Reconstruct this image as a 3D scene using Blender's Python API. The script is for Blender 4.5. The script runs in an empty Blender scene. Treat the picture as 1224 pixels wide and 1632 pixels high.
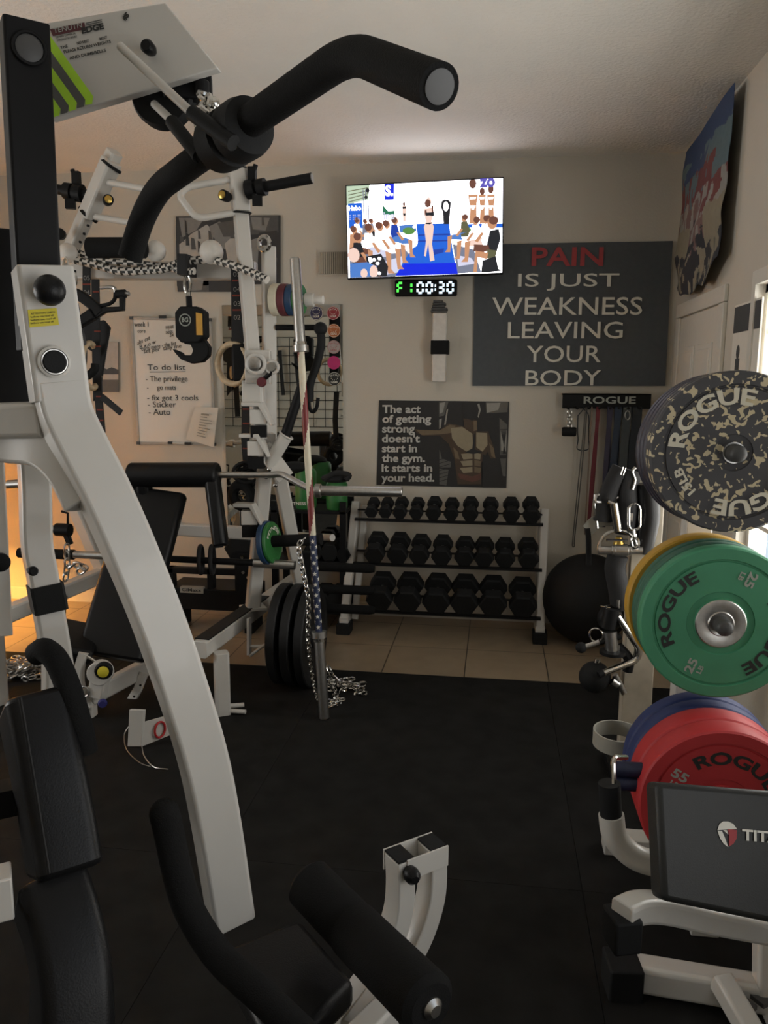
import bpy, bmesh, math, random
from math import sin, cos, tan, pi, radians, sqrt, atan2
from mathutils import Vector, Matrix
random.seed(7)
C = bpy.context.scene.collection
SC = bpy.context.scene

# ---------------------------------------------------------------- camera
YAW, PIT, ROLL, FPX, CX, CY, EYE = radians(8.0), radians(9.2), radians(0.3), 1250.0, 612.0, 816.0, 1.62
FW = Vector((-sin(YAW)*cos(PIT), cos(YAW)*cos(PIT), -sin(PIT)))
_r0 = Vector((cos(YAW), sin(YAW), 0)); _u0 = _r0.cross(FW)
RT = _r0*cos(ROLL) + _u0*sin(ROLL); UPV = _u0*cos(ROLL) - _r0*sin(ROLL)
cam_d = bpy.data.cameras.new('camera'); cam = bpy.data.objects.new('camera', cam_d); C.objects.link(cam)
cam_d.sensor_fit = 'HORIZONTAL'; cam_d.sensor_width = 36.0; cam_d.lens = FPX/1224*36.0
cam_d.clip_start = 0.03; cam_d.clip_end = 100
cam.matrix_world = Matrix(((RT.x, UPV.x, -FW.x, 0), (RT.y, UPV.y, -FW.y, 0), (RT.z, UPV.z, -FW.z, EYE), (0, 0, 0, 1)))
SC.camera = cam

# ---------------------------------------------------------------- light
SC.view_settings.view_transform = 'Standard'; SC.view_settings.look = 'None'
SC.view_settings.gamma = 1.0; SC.view_settings.exposure = 0.0; SC.view_settings.use_curve_mapping = False
wd = bpy.data.worlds.new('sky'); SC.world = wd; wd.use_nodes = True
wd.node_tree.nodes['Background'].inputs[0].default_value = (0.75, 0.86, 1.0, 1); wd.node_tree.nodes['Background'].inputs[1].default_value = 1.0
def area(name, loc, rot, sx, sy, power, col):
    d = bpy.data.lights.new(name, 'AREA'); d.shape = 'RECTANGLE'; d.size = sx; d.size_y = sy; d.energy = power; d.color = col
    o = bpy.data.objects.new(name, d); C.objects.link(o); o.location = loc; o.rotation_euler = rot
    return o
# overcast daylight standing outside the windows
area('daylight_side_window', (1.66, 2.95, 1.45), (0, radians(112), 0), 1.6, 1.9, 75, (1.0, 0.96, 0.88))
area('daylight_left_window', (-5.2, 1.7, 1.35), (0, radians(-112), 0), 1.9, 2.2, 104, (1.0, 0.96, 0.90))
area('daylight_rear_window', (1.78, 0.15, 1.25), (0, radians(132), 0), 1.9, 2.3, 42, (1.0, 0.95, 0.87))
TV_EMIT = 3.9
LAMP_POWER = 200

# ---------------------------------------------------------------- placing
def ray(px, py):
    return FW + RT*((px-CX)/FPX) - UPV*((py-CY)/FPX)
EYEV = Vector((0, 0, EYE))
def P(px, py, Y):
    d = ray(px, py); return EYEV + d*(Y/d.y)
def PZ(px, py, Z):
    d = ray(px, py); return EYEV + d*((Z-EYE)/d.z)
def PX(px, py, X):
    d = ray(px, py); return EYEV + d*(X/d.x)

# ---------------------------------------------------------------- materials
def mat(name, col, rough=0.5, metal=0.0, var=0.06, scale=30.0, bump=0.0, bscale=200.0, coat=0.0, spec=0.5):
    m = bpy.data.materials.new(name); m.use_nodes = True; nt = m.node_tree; b = nt.nodes['Principled BSDF']
    b.inputs['Roughness'].default_value = rough; b.inputs['Metallic'].default_value = metal
    b.inputs['Specular IOR Level'].default_value = spec
    if coat: b.inputs['Coat Weight'].default_value = coat
    tc = nt.nodes.new('ShaderNodeTexCoord')
    n = nt.nodes.new('ShaderNodeTexNoise'); n.inputs['Scale'].default_value = scale; n.inputs['Detail'].default_value = 3
    nt.links.new(tc.outputs['Object'], n.inputs['Vector'])
    r = nt.nodes.new('ShaderNodeValToRGB'); e = r.color_ramp.elements
    e[0].position = 0.3; e[1].position = 0.7
    e[0].color = tuple(c*(1-var) for c in col) + (1,); e[1].color = tuple(min(1, c*(1+var)) for c in col) + (1,)
    nt.links.new(n.outputs[0], r.inputs[0]); nt.links.new(r.outputs[0], b.inputs['Base Color'])
    if bump:
        n2 = nt.nodes.new('ShaderNodeTexNoise'); n2.inputs['Scale'].default_value = bscale; n2.inputs['Detail'].default_value = 2
        bp = nt.nodes.new('ShaderNodeBump'); bp.inputs['Strength'].default_value = bump; bp.inputs['Distance'].default_value = 0.01
        nt.links.new(tc.outputs['Object'], n2.inputs['Vector']); nt.links.new(n2.outputs[0], bp.inputs['Height']); nt.links.new(bp.outputs[0], b.inputs['Normal'])
    return m
def emit(name, col, s):
    m = bpy.data.materials.new(name); m.use_nodes = True; nt = m.node_tree; b = nt.nodes['Principled BSDF']
    b.inputs['Base Color'].default_value = (0.01, 0.01, 0.01, 1); b.inputs['Roughness'].default_value = 0.3
    b.inputs['Emission Color'].default_value = tuple(col) + (1,); b.inputs['Emission Strength'].default_value = s
    return m
M = dict(
    wall=mat('wall_paint', (0.57, 0.53, 0.455), 0.85, var=0.02, scale=3, bump=0.12, bscale=90),
    ceil=mat('ceiling_paint', (0.80, 0.77, 0.71), 0.9, var=0.02, scale=4, bump=0.5, bscale=55),
    trim=mat('trim_paint', (0.66, 0.63, 0.56), 0.5, var=0.02),
    white=mat('white_powder_coat', (0.56, 0.54, 0.50), 0.38, var=0.03, scale=6, coat=0.15),
    steelgrey=mat('grey_powder_coat', (0.38, 0.36, 0.32), 0.45),
    black=mat('black_steel', (0.009, 0.009, 0.0095), 0.5, spec=0.15),
    iron=mat('black_cast_iron', (0.008, 0.008, 0.0085), 0.6, bump=0.1, bscale=300, spec=0.35),
    rubber=mat('black_rubber', (0.010, 0.0105, 0.011), 0.7, bump=0.1, bscale=400, spec=0.22),
    mats=mat('black_mat_rubber', (0.013, 0.0125, 0.0118), 0.85, var=0.25, scale=9, bump=0.1, bscale=400, spec=0.1),
    foam=mat('black_foam', (0.009, 0.009, 0.009), 0.85, bump=0.25, bscale=420, spec=0.15),
    vinyl=mat('black_vinyl', (0.007, 0.007, 0.0075), 0.38, bump=0.08, bscale=350, spec=0.22),
    greypad=mat('charcoal_vinyl', (0.0135, 0.0142, 0.013), 0.55, bump=0.08, bscale=350),
    strap=mat('black_webbing', (0.014, 0.014, 0.015), 0.8, bump=0.2, bscale=600),
    chrome=mat('chrome', (0.62, 0.61, 0.58), 0.16, 1.0, var=0.03),
    steel=mat('brushed_steel', (0.50, 0.49, 0.47), 0.33, 1.0, var=0.08, scale=80),
    gold=mat('brass', (0.55, 0.38, 0.10), 0.3, 1.0),
    wood=mat('pale_wood', (0.56, 0.43, 0.27), 0.5, var=0.15, scale=40),
    paper=mat('paper', (0.72, 0.68, 0.60), 0.8, var=0.02),
    board=mat('whiteboard_surface', (0.72, 0.69, 0.62), 0.3, var=0.01),
    ink=mat('black_marker', (0.03, 0.03, 0.03), 0.7),
    red=mat('red_plastic', (0.45, 0.02, 0.025), 0.45), yellow=mat('yellow_label', (0.62, 0.52, 0.03), 0.6),
    lime=mat('lime_tape', (0.42, 0.72, 0.04), 0.6), tapegrey=mat('grey_tape', (0.10, 0.10, 0.09), 0.6),
    blue=mat('blue_rubber', (0.012, 0.045, 0.11), 0.5), navy=mat('navy_rubber', (0.012, 0.018, 0.055), 0.55),
    green=mat('green_rubber', (0.022, 0.15, 0.032), 0.5), bumper_green=mat('green_bumper_rubber', (0.06, 0.28, 0.15), 0.6, var=0.05, scale=15),
    bumper_yellow=mat('yellow_bumper_rubber', (0.50, 0.29, 0.03), 0.6), bumper_red=mat('red_bumper_rubber', (0.46, 0.03, 0.035), 0.55, var=0.05, scale=15),
    bumper_blue=mat('blue_bumper_rubber', (0.02, 0.035, 0.13), 0.6),
    cream=mat('cream_rubber', (0.62, 0.57, 0.44), 0.55), maroon=mat('maroon_rubber', (0.11, 0.018, 0.025), 0.55),
    whiteprint=mat('white_print', (0.72, 0.70, 0.62), 0.6, var=0.02), creamprint=mat('cream_print', (0.70, 0.67, 0.55), 0.6, var=0.02),
    greyprint=mat('grey_print', (0.36, 0.38, 0.34), 0.6, var=0.02), blackprint=mat('black_print', (0.02, 0.022, 0.02), 0.6),
    redprint=mat('red_print', (0.36, 0.05, 0.055), 0.7), banner=mat('black_banner_cloth', (0.082, 0.090, 0.098), 0.85, bump=0.1, bscale=500),
    beige=mat('beige_steel', (0.42, 0.37, 0.29), 0.6), plaster=mat('matte_white_plastic', (0.66, 0.63, 0.58), 0.5),
    stainless=mat('dull_grey_strap', (0.30, 0.29, 0.25), 0.7), orange=mat('orange_label', (0.62, 0.33, 0.05), 0.6),
    tag_red=mat('dark_red_thread', (0.20, 0.035, 0.02), 0.8), tag_white=mat('grey_thread', (0.28, 0.27, 0.25), 0.8),
    tag_dark=mat('maroon_band', (0.10, 0.025, 0.03), 0.6), darkgrey=mat('dark_grey_plastic', (0.06, 0.06, 0.06), 0.5),
    olive=mat('camo_dark', (0.05, 0.05, 0.055), 0.6), bluedye=mat('blue_plastic', (0.03, 0.03, 0.16), 0.5),
)
def fleck_mat():
    m = bpy.data.materials.new('flecked_bumper_rubber'); m.use_nodes = True; nt = m.node_tree; b = nt.nodes['Principled BSDF']
    b.inputs['Roughness'].default_value = 0.65
    tc = nt.nodes.new('ShaderNodeTexCoord'); n = nt.nodes.new('ShaderNodeTexNoise'); n.inputs['Scale'].default_value = 50; n.inputs['Detail'].default_value = 1.5; n.inputs['Distortion'].default_value = 0.6
    nt.links.new(tc.outputs['Object'], n.inputs['Vector'])
    r = nt.nodes.new('ShaderNodeValToRGB'); r.color_ramp.interpolation = 'CONSTANT'; e = r.color_ramp.elements
    e[0].color = (0.062, 0.062, 0.068, 1); e[1].position = 0.58; e[1].color = (0.60, 0.52, 0.34, 1)
    nt.links.new(n.outputs[0], r.inputs[0]); nt.links.new(r.outputs[0], b.inputs['Base Color'])
    return m
M['fleck'] = fleck_mat()
def tile_mat():
    m = bpy.data.materials.new('beige_floor_tile'); m.use_nodes = True; nt = m.node_tree; b = nt.nodes['Principled BSDF']
    b.inputs['Roughness'].default_value = 0.35
    tc = nt.nodes.new('ShaderNodeTexCoord'); mp = nt.nodes.new('ShaderNodeMapping'); mp.inputs['Location'].default_value = (0.605+4.7, 0.0, 0)
    br = nt.nodes.new('ShaderNodeTexBrick'); br.offset = 0.0; br.inputs['Scale'].default_value = 1.0
    br.inputs['Brick Width'].default_value = 0.47; br.inputs['Row Height'].default_value = 0.47; br.inputs['Mortar Size'].default_value = 0.0035
    br.inputs['Color1'].default_value = (0.36, 0.28, 0.19, 1); br.inputs['Color2'].default_value = (0.335, 0.262, 0.18, 1); br.inputs['Mortar'].default_value = (0.07, 0.055, 0.04, 1)
    n = nt.nodes.new('ShaderNodeTexNoise'); n.inputs['Scale'].default_value = 9; n.inputs['Detail'].default_value = 5
    mx = nt.nodes.new('ShaderNodeMixRGB'); mx.blend_type = 'MULTIPLY'; mx.inputs[0].default_value = 0.35
    nt.links.new(tc.outputs['Object'], mp.inputs[0]); nt.links.new(mp.outputs[0], br.inputs['Vector']); nt.links.new(tc.outputs['Object'], n.inputs['Vector'])
    nt.links.new(br.outputs[0], mx.inputs[1]); nt.links.new(n.outputs[0], mx.inputs[2]); nt.links.new(mx.outputs[0], b.inputs['Base Color'])
    return m
M['tile'] = tile_mat()
def mirror_mat():
    m = bpy.data.materials.new('mirror_glass'); m.use_nodes = True; b = m.node_tree.nodes['Principled BSDF']
    b.inputs['Base Color'].default_value = (0.80, 0.83, 0.80, 1); b.inputs['Metallic'].default_value = 1.0; b.inputs['Roughness'].default_value = 0.01
    return m
M['mirror'] = mirror_mat()
def glass_mat():
    m = bpy.data.materials.new('window_glass'); m.use_nodes = True; nt = m.node_tree; nt.nodes.clear()
    o = nt.nodes.new('ShaderNodeOutputMaterial'); t = nt.nodes.new('ShaderNodeBsdfTransparent'); g = nt.nodes.new('ShaderNodeBsdfGlossy'); g.inputs['Roughness'].default_value = 0.02
    mx = nt.nodes.new('ShaderNodeMixShader'); mx.inputs[0].default_value = 0.06
    nt.links.new(t.outputs[0], mx.inputs[1]); nt.links.new(g.outputs[0], mx.inputs[2]); nt.links.new(mx.outputs[0], o.inputs[0])
    return m
M['glass'] = glass_mat()

# ---------------------------------------------------------------- mesh building
def vec(p): return p if isinstance(p, Vector) else Vector(p)
def fillet(pts, r, n=5):
    pts = [vec(p) for p in pts]; out = [pts[0]]
    for i in range(1, len(pts)-1):
        a, b, c = pts[i-1], pts[i], pts[i+1]; u = a-b; v = c-b
        rr = min(r, u.length*0.48, v.length*0.48); p = b+u.normalized()*rr; q = b+v.normalized()*rr
        for k in range(n+1):
            t = k/n; out.append(p*(1-t)**2 + b*2*t*(1-t) + q*t*t)
    out.append(pts[-1]); return out
def spline(pts, n=8):
    pts = [vec(p) for p in pts]; ext = [pts[0]*2-pts[1]] + pts + [pts[-1]*2-pts[-2]]; out = []
    for i in range(1, len(ext)-2):
        a, b, c, d = ext[i-1:i+3]
        for k in range(n):
            t = k/n; out.append(0.5*((2*b)+(c-a)*t+(2*a-5*b+4*c-d)*t*t+(3*b-a-3*c+d)*t**3))
    out.append(pts[-1]); return out
_text_cache = {}
def text_data(s, bold):
    k = (s, bold)
    if k not in _text_cache:
        cu = bpy.data.curves.new('writing', 'FONT'); cu.body = s; cu.size = 1.0; cu.offset = bold; cu.resolution_u = 3
        o = bpy.data.objects.new('writing', cu); C.objects.link(o)
        dg = bpy.context.evaluated_depsgraph_get(); me = o.evaluated_get(dg).to_mesh()
        v = [tuple(p.co) for p in me.vertices]; f = [tuple(p.vertices) for p in me.polygons]
        o.evaluated_get(dg).to_mesh_clear(); bpy.data.objects.remove(o); bpy.data.curves.remove(cu)
        _text_cache[k] = (v, f)
    return _text_cache[k]
def add3(a): return a
class MB:
    def __init__(s, m): s.m = m; s.v = []; s.f = []; s.fm = []; s.mats = [m]
    def mi(s, m):
        m = m or s.m
        if m not in s.mats: s.mats.append(m)
        return s.mats.index(m)
    def add(s, vs, fs, m=None):
        o = len(s.v); k = s.mi(m); s.v += [tuple(v) for v in vs]
        for f in fs: s.f.append(tuple(i+o for i in f)); s.fm.append(k)
        return s
    def hexa(s, a, m=None):     # 8 corners: bottom ring, top ring
        return s.add(a, [(3, 2, 1, 0), (4, 5, 6, 7), (0, 1, 5, 4), (1, 2, 6, 5), (2, 3, 7, 6), (3, 0, 4, 7)], m)
    def box(s, c, d, rz=0, m=None, R=None):
        c = vec(c); R = R or Matrix.Rotation(rz, 3, 'Z'); x, y, z = d[0]/2, d[1]/2, d[2]/2
        return s.hexa([c+R@Vector(q) for q in ((-x, -y, -z), (x, -y, -z), (x, y, -z), (-x, y, -z), (-x, -y, z), (x, -y, z), (x, y, z), (-x, y, z))], m)
    def b2(s, a, b, m=None):
        return s.box([(a[i]+b[i])/2 for i in range(3)], [abs(a[i]-b[i]) for i in range(3)], m=m)
    def sweep(s, pts, sec, side=None, closed=False, m=None, scale=None, caps=True):
        pts = [vec(p) for p in pts]; n = len(pts); k = len(sec); T = []
        for i in range(n):
            if closed: t = pts[(i+1) % n]-pts[i-1]
            else:
                t = Vector((0, 0, 0))
                if i: t += (pts[i]-pts[i-1]).normalized()
                if i < n-1: t += (pts[i+1]-pts[i]).normalized()
            T.append(t.normalized())
        vs = []; S = vec(side) if side is not None else None; b = None
        for i in range(n):
            t = T[i]
            if S is not None: b = (S - t*S.dot(t)).normalized()
            elif b is None:
                h = Vector((0, 0, 1)) if abs(t.z) < 0.9 else Vector((1, 0, 0)); b = t.cross(h).normalized()
            else: b = (b - t*b.dot(t)).normalized()
            nn = t.cross(b); g = scale[i] if scale else 1.0
            vs += [pts[i]+b*(x*g)+nn*(y*g) for x, y in sec]
        fs = []
        for i in range(n if closed else n-1):
            j = (i+1) % n
            for q in range(k): fs.append((i*k+q, i*k+(q+1) % k, j*k+(q+1) % k, j*k+q))
        if not closed and caps: fs += [tuple(range(k))[::-1], tuple((n-1)*k+q for q in range(k))]
        return s.add(vs, fs, m)
    def tube(s, pts, r, n=12, closed=False, m=None, scale=None):
        return s.sweep(pts, [(r*cos(2*pi*q/n), r*sin(2*pi*q/n)) for q in range(n)], None, closed, m, scale)
    def bar(s, pts, w, h, side, m=None, ch=0.12):    # rectangular tube, w along side
        x, y = w/2, h/2; c = min(w, h)*ch
        return s.sweep(pts, [(x, -y+c), (x, y-c), (x-c, y), (-x+c, y), (-x, y-c), (-x, -y+c), (-x+c, -y), (x-c, -y)], side, m=m)
    def rbar(s, pts, w, h, side, r, m=None, k=6):   # rectangular cushion section with round corners
        x, y = w/2-r, h/2-r; sec = []
        for cx_, cy_, a0 in ((x, -y, -90), (x, y, 0), (-x, y, 90), (-x, -y, 180)):
            for q in range(k+1): a = radians(a0+90*q/k); sec.append((cx_+r*cos(a), cy_+r*sin(a)))
        return s.sweep(pts, sec, side, m=m)
    def rod(s, a, b, r, n=14, m=None, r2=None):
        return s.tube([a, b], r, n, m=m, scale=[1, (r2 or r)/r])
    def lathe(s, prof, o, ax, n=32, m=None):    # prof (radius, along axis)
        o = vec(o); ax = vec(ax).normalized(); h = Vector((0, 0, 1)) if abs(ax.z) < 0.9 else Vector((1, 0, 0)); u = ax.cross(h).normalized(); w = ax.cross(u)
        vs = []; fs = []
        for r, z in prof:
            for q in range(n): vs.append(o+ax*z+(u*cos(2*pi*q/n)+w*sin(2*pi*q/n))*max(r, 1e-4))
        for i in range(len(prof)-1):
            for q in range(n): fs.append((i*n+q, i*n+(q+1) % n, (i+1)*n+(q+1) % n, (i+1)*n+q))
        fs += [tuple(range(n))[::-1], tuple((len(prof)-1)*n+q for q in range(n))]
        return s.add(vs, fs, m)
    def ball(s, c, r, n=20, sq=(1, 1, 1), m=None):
        c = vec(c); vs = []; fs = []; k = n//2
        for i in range(k+1):
            a = pi*i/k
            for q in range(n): vs.append(c+Vector((r*sq[0]*max(sin(a), 1e-4)*cos(2*pi*q/n), r*sq[1]*max(sin(a), 1e-4)*sin(2*pi*q/n), r*sq[2]*cos(a))))
        for i in range(k):
            for q in range(n): fs.append((i*n+q, (i+1)*n+q, (i+1)*n+(q+1) % n, i*n+(q+1) % n))
        return s.add(vs, fs, m)
    def ring(s, c, R, r, ax, n=40, k=10, m=None, sq=1.0):
        c = vec(c); ax = vec(ax).normalized(); h = Vector((0, 0, 1)) if abs(ax.z) < 0.9 else Vector((1, 0, 0)); u = ax.cross(h).normalized(); w = ax.cross(u)
        return s.tube([c+(u*cos(2*pi*i/n)+w*sq*sin(2*pi*i/n))*R for i in range(n)], r, k, True, m)
    def prism(s, pl, o, x, y, d, m=None):       # 2d outline in (x,y) extruded by vector d
        o, x, y, d = vec(o), vec(x), vec(y), vec(d); n = len(pl); a = [o+x*p[0]+y*p[1] for p in pl]
        return s.add(a+[p+d for p in a], [tuple(range(n))[::-1], tuple(range(n, 2*n))] + [(i, (i+1) % n, n+(i+1) % n, n+i) for i in range(n)], m)
    def poly(s, pts, m=None):
        return s.add(pts, [tuple(range(len(pts)))], m)
    def disc(s, c, r, x, y, n=24, m=None, ry=None):
        c, x, y = vec(c), vec(x), vec(y); ry = ry or r
        return s.poly([c+x*(r*cos(2*pi*i/n))+y*(ry*sin(2*pi*i/n)) for i in range(n)], m)
    def text(s, t, o, x, y, size=None, width=None, height=None, m=None, bold=0.0, align='L', bend=None, depth=0.0006):
        v, f = text_data(t, bold); o, x, y = vec(o), vec(x).normalized(), vec(y).normalized(); z = x.cross(y)
        x0 = min(p[0] for p in v); x1 = max(p[0] for p in v); y0 = min(p[1] for p in v); y1 = max(p[1] for p in v)
        sy = size if size else height/(y1-y0); sx = width/(x1-x0) if width else sy
        base = 0 if size else y0
        sh = {'L': -x0, 'C': -(x0+x1)/2, 'R': -x1}[align]
        def at(p, dz):
            a, b = (p[0]+sh)*sx, (p[1]-base)*sy
            if bend: th = a/bend; return o + x*(sin(th)*(bend+b)) + y*(cos(th)*(bend+b)-bend) + z*dz
            return o + x*a + y*b + z*dz
        n = len(v); ec = {}
        for q in f:
            for i in range(len(q)):
                a, b = q[i], q[(i+1) % len(q)]; ec[(a, b)] = 1
        fs = [tuple(i+n for i in q) for q in f] + [tuple(q[::-1]) for q in f] + [(a, b, b+n, a+n) for (a, b) in ec if (b, a) not in ec]
        return s.add([at(p, 0) for p in v]+[at(p, depth) for p in v], fs, m)
    def build(s, name, parent=None, label=None, cat=None, group=None, kind=None, bevel=0.0, smooth=35, base=None):
        off = Vector((0, 0, 0)); q = parent
        while q: off += q.location; q = q.parent
        me = bpy.data.meshes.new(name); V = [vec(v) for v in s.v]; loc = Vector((0, 0, 0))
        if parent is None:
            lo = [min(v[i] for v in V) for i in range(3)]; hi = [max(v[i] for v in V) for i in range(3)]
            loc = vec(base) if base is not None else Vector(((lo[0]+hi[0])/2, (lo[1]+hi[1])/2, lo[2])); off = loc
        me.from_pydata([v-off for v in V], [], s.f)
        for m in s.mats: me.materials.append(m)
        me.polygons.foreach_set('material_index', s.fm)
        bm = bmesh.new(); bm.from_mesh(me); bmesh.ops.recalc_face_normals(bm, faces=[f for f in bm.faces]) if kind != 'flat' else None; bm.to_mesh(me); bm.free()
        me.polygons.foreach_set('use_smooth', [True]*len(me.polygons)); me.set_sharp_from_angle(angle=radians(smooth)); me.update()
        o = bpy.data.objects.new(name, me); C.objects.link(o); o.location = loc
        if parent: o.parent = parent
        if label: o['label'] = label
        if cat: o['category'] = cat
        if group: o['group'] = group
        if kind and kind != 'flat': o['kind'] = kind
        if bevel:
            b = o.modifiers.new('bevel', 'BEVEL'); b.width = bevel; b.segments = 2; b.limit_method = 'ANGLE'; b.angle_limit = radians(40)
        return o
def thing(name, label, cat, loc, group=None):
    o = bpy.data.objects.new(name, None); C.objects.link(o); o.location = vec(loc); o['label'] = label; o['category'] = cat; o.empty_display_size = 0.1
    if group: o['group'] = group
    return o
def dup(root, loc, label, group=None, scale=None, rot=None):
    r = root.copy(); C.objects.link(r); r.location = vec(loc); r['label'] = label
    if group: r['group'] = group
    if scale: r.scale = (scale,)*3
    if rot is not None: r.rotation_euler = rot
    for ch in list(root.children):
        c = ch.copy(); C.objects.link(c); c.parent = r
        for g in list(ch.children):
            d = g.copy(); C.objects.link(d); d.parent = c
    return r
def chain_links(mb, pts, L=0.035, w=0.022, r=0.0035, m=None, twist=0):
    pts = [vec(p) for p in pts]; seg = [(pts[i+1]-pts[i]).length for i in range(len(pts)-1)]; tot = sum(seg); n = max(2, int(tot/(L*0.72)))
    for i in range(n):
        d = (i+0.5)/n*tot; k = 0
        while k < len(seg)-1 and d > seg[k]: d -= seg[k]; k += 1
        c = pts[k].lerp(pts[k+1], d/max(seg[k], 1e-6)); t = (pts[k+1]-pts[k]).normalized()
        h = Vector((0.3, 0.9, 0.2)); a = t.cross(h).normalized(); b = t.cross(a)
        s = a if (i+twist) % 2 else b
        a2 = L/2-w/2; lp = []
        for q in range(6): th = -pi/2+pi*q/5; lp.append(c+t*(a2+w/2*cos(th))+s*(w/2*sin(th)))
        for q in range(6): th = pi/2+pi*q/5; lp.append(c+t*(-a2+w/2*cos(th))+s*(w/2*sin(th)))
        mb.tube(lp, r, 6, True, m)
X1, Y1, Z1 = Vector((1, 0, 0)), Vector((0, 1, 0)), Vector((0, 0, 1))
ORD = ['first', 'second', 'third', 'fourth', 'fifth', 'sixth', 'seventh', 'eighth', 'ninth', 'tenth']
# ================================================================ THE ROOM
XL, XR, YB, YF, H = -4.6, 1.12, 5.35, -1.7, 3.05
MB(M['tile']).b2((XL-0.1, YF-0.1, -0.1), (XR+0.1, YB+0.1, 0)).build('floor', kind='structure', base=(0, 0, 0))
MB(M['ceil']).b2((XL-0.1, YF-0.1, H), (XR+0.1, YB+0.1, H+0.1)).build('ceiling', kind='structure')
MB(M['wall']).b2((XL-0.1, YB, 0), (XR+0.1, YB+0.1, H)).build('wall_back', kind='structure')
LW0, LW1 = 0.6, 2.8
w = MB(M['wall']); w.b2((XL-0.1, YF, 0), (XL, LW0, H)); w.b2((XL-0.1, LW1, 0), (XL, YB, H)); w.b2((XL-0.1, LW0, 0), (XL, LW1, 0.75)); w.b2((XL-0.1, LW0, 2.4), (XL, LW1, H))
w.build('wall_left', kind='structure')
f = MB(M['trim']); t = 0.04
for a, b in (((LW0, 0.75), (LW1, 0.75+t)), ((LW0, 2.4-t), (LW1, 2.4)), ((LW0, 0.75), (LW0+t, 2.4)), ((LW1-t, 0.75), (LW1, 2.4)), (((LW0+LW1)/2-0.02, 0.75), ((LW0+LW1)/2+0.02, 2.4))):
    f.b2((XL-0.08, a[0], a[1]), (XL-0.03, b[0], b[1]))
wf = f.build('window_3', kind='structure')
MB(M['glass']).b2((XL-0.057, LW0+0.01, 0.76), (XL-0.053, LW1-0.01, 2.39)).build('pane', wf)
W0, W1, WZ0, WZ1 = 2.10, 3.72, 0.80, 2.06
w = MB(M['wall'])
w.b2((XR, YF, 0), (XR+0.12, -0.95, H)); w.b2((XR, 1.25, 0), (XR+0.12, W0, H)); w.b2((XR, -0.95, 0), (XR+0.12, 1.25, 0.75)); w.b2((XR, -0.95, 2.45), (XR+0.12, 1.25, H)); w.b2((XR, W1, 0), (XR+0.12, YB, H)); w.b2((XR, W0, 0), (XR+0.12, W1, WZ0)); w.b2((XR, W0, WZ1), (XR+0.12, W1, H))
w.build('wall_right', kind='structure')
F0, F1, FZ0, FZ1 = -0.95, 1.25, 0.75, 2.45
w = MB(M['wall']).b2((XL, YF-0.1, 0), (XR, YF, H))
w.build('wall_front', kind='structure')
MB(M['trim']).b2((XL, YB-0.012, 0), (XR, YB, 0.09)).build('baseboard_back', kind='structure')
MB(M['trim']).b2((XR-0.012, YF, 0), (XR, 4.16, 0.09)).build('baseboard_right', kind='structure')
# side window, its sill and panes
f = MB(M['trim']); t = 0.035
for a, b in (((W0, WZ0), (W1, WZ0+t)), ((W0, WZ1-t), (W1, WZ1)), ((W0, WZ0), (W0+t, WZ1)), ((W1-t, WZ0), (W1, WZ1)), (((W0+W1)/2-0.02, WZ0), ((W0+W1)/2+0.02, WZ1))):
    f.b2((XR+0.03, a[0], a[1]), (XR+0.08, b[0], b[1]))
for k in range(1, 6):
    z = WZ0+(WZ1-WZ0)*k/6; f.b2((XR+0.045, W0, z-0.009), (XR+0.065, W1, z+0.009))
for k in (1, 3): 
    y = W0+(W1-W0)*k/4; f.b2((XR+0.045, y-0.009, WZ0), (XR+0.065, y+0.009, WZ1))
wf = f.build('window_1', kind='structure')
MB(M['glass']).b2((XR+0.053, W0+0.01, WZ0+0.01), (XR+0.057, W1-0.01, WZ1-0.01)).build('pane', wf)
MB(M['trim']).b2((XR-0.015, W1, WZ0-0.05), (XR, W1+0.05, WZ1+0.06)).b2((XR-0.015, W0, WZ1), (XR, W1, WZ1+0.06)).b2((XR-0.015, W0-0.05, WZ0-0.05), (XR, W0, WZ1+0.06)).build('trim_1', kind='structure')
f = MB(M['trim'])
for a, b in (((F0, FZ0), (F1, FZ0+0.04)), ((F0, FZ1-0.04), (F1, FZ1)), ((F0, FZ0), (F0+0.04, FZ1)), ((F1-0.04, FZ0), (F1, FZ1)), (((F0+F1)/2-0.02, FZ0), ((F0+F1)/2+0.02, FZ1))):
    f.b2((XR+0.03, a[0], a[1]), (XR+0.08, b[0], b[1]))
wf = f.build('window_2', kind='structure')
MB(M['glass']).b2((XR+0.053, F0+0.01, FZ0+0.01), (XR+0.057, F1-0.01, FZ1-0.01)).build('pane', wf)
# white panelled door in the right wall
D0, D1, DZ = 4.27, 5.13, 2.03
d = MB(M['trim']).b2((XR-0.012, D0, 0.01), (XR, D1, DZ))
for yc in (D0+0.24, D1-0.24):
    for z0, z1 in ((0.2, 0.85), (1.0, 1.85)):
        for q in range(2):
            g = 0.02*q; d.b2((XR-0.02-0.006*q, yc-0.15+g, z0+g), (XR-0.010, yc+0.15-g, z1-g)) if q == 0 else d.b2((XR-0.026, yc-0.12, z0+0.03), (XR-0.015, yc+0.12, z1-0.03))
dr = d.build('door_1', kind='structure', bevel=0.004)
MB(M['steel']).lathe([(0.012, 0), (0.012, 0.03), (0.027, 0.04), (0.027, 0.06), (0.01, 0.068)], (XR-0.011, D0+0.07, 0.98), (-1, 0, 0), 20).build('door_handle', dr)
c = MB(M['trim']); c.b2((XR-0.022, D0-0.09, 0), (XR, D0-0.005, DZ+0.004)); c.b2((XR-0.022, D1+0.005, 0), (XR, D1+0.09, DZ+0.004)); c.b2((XR-0.022, D0-0.09, DZ+0.006), (XR, D1+0.09, DZ+0.09))
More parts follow.
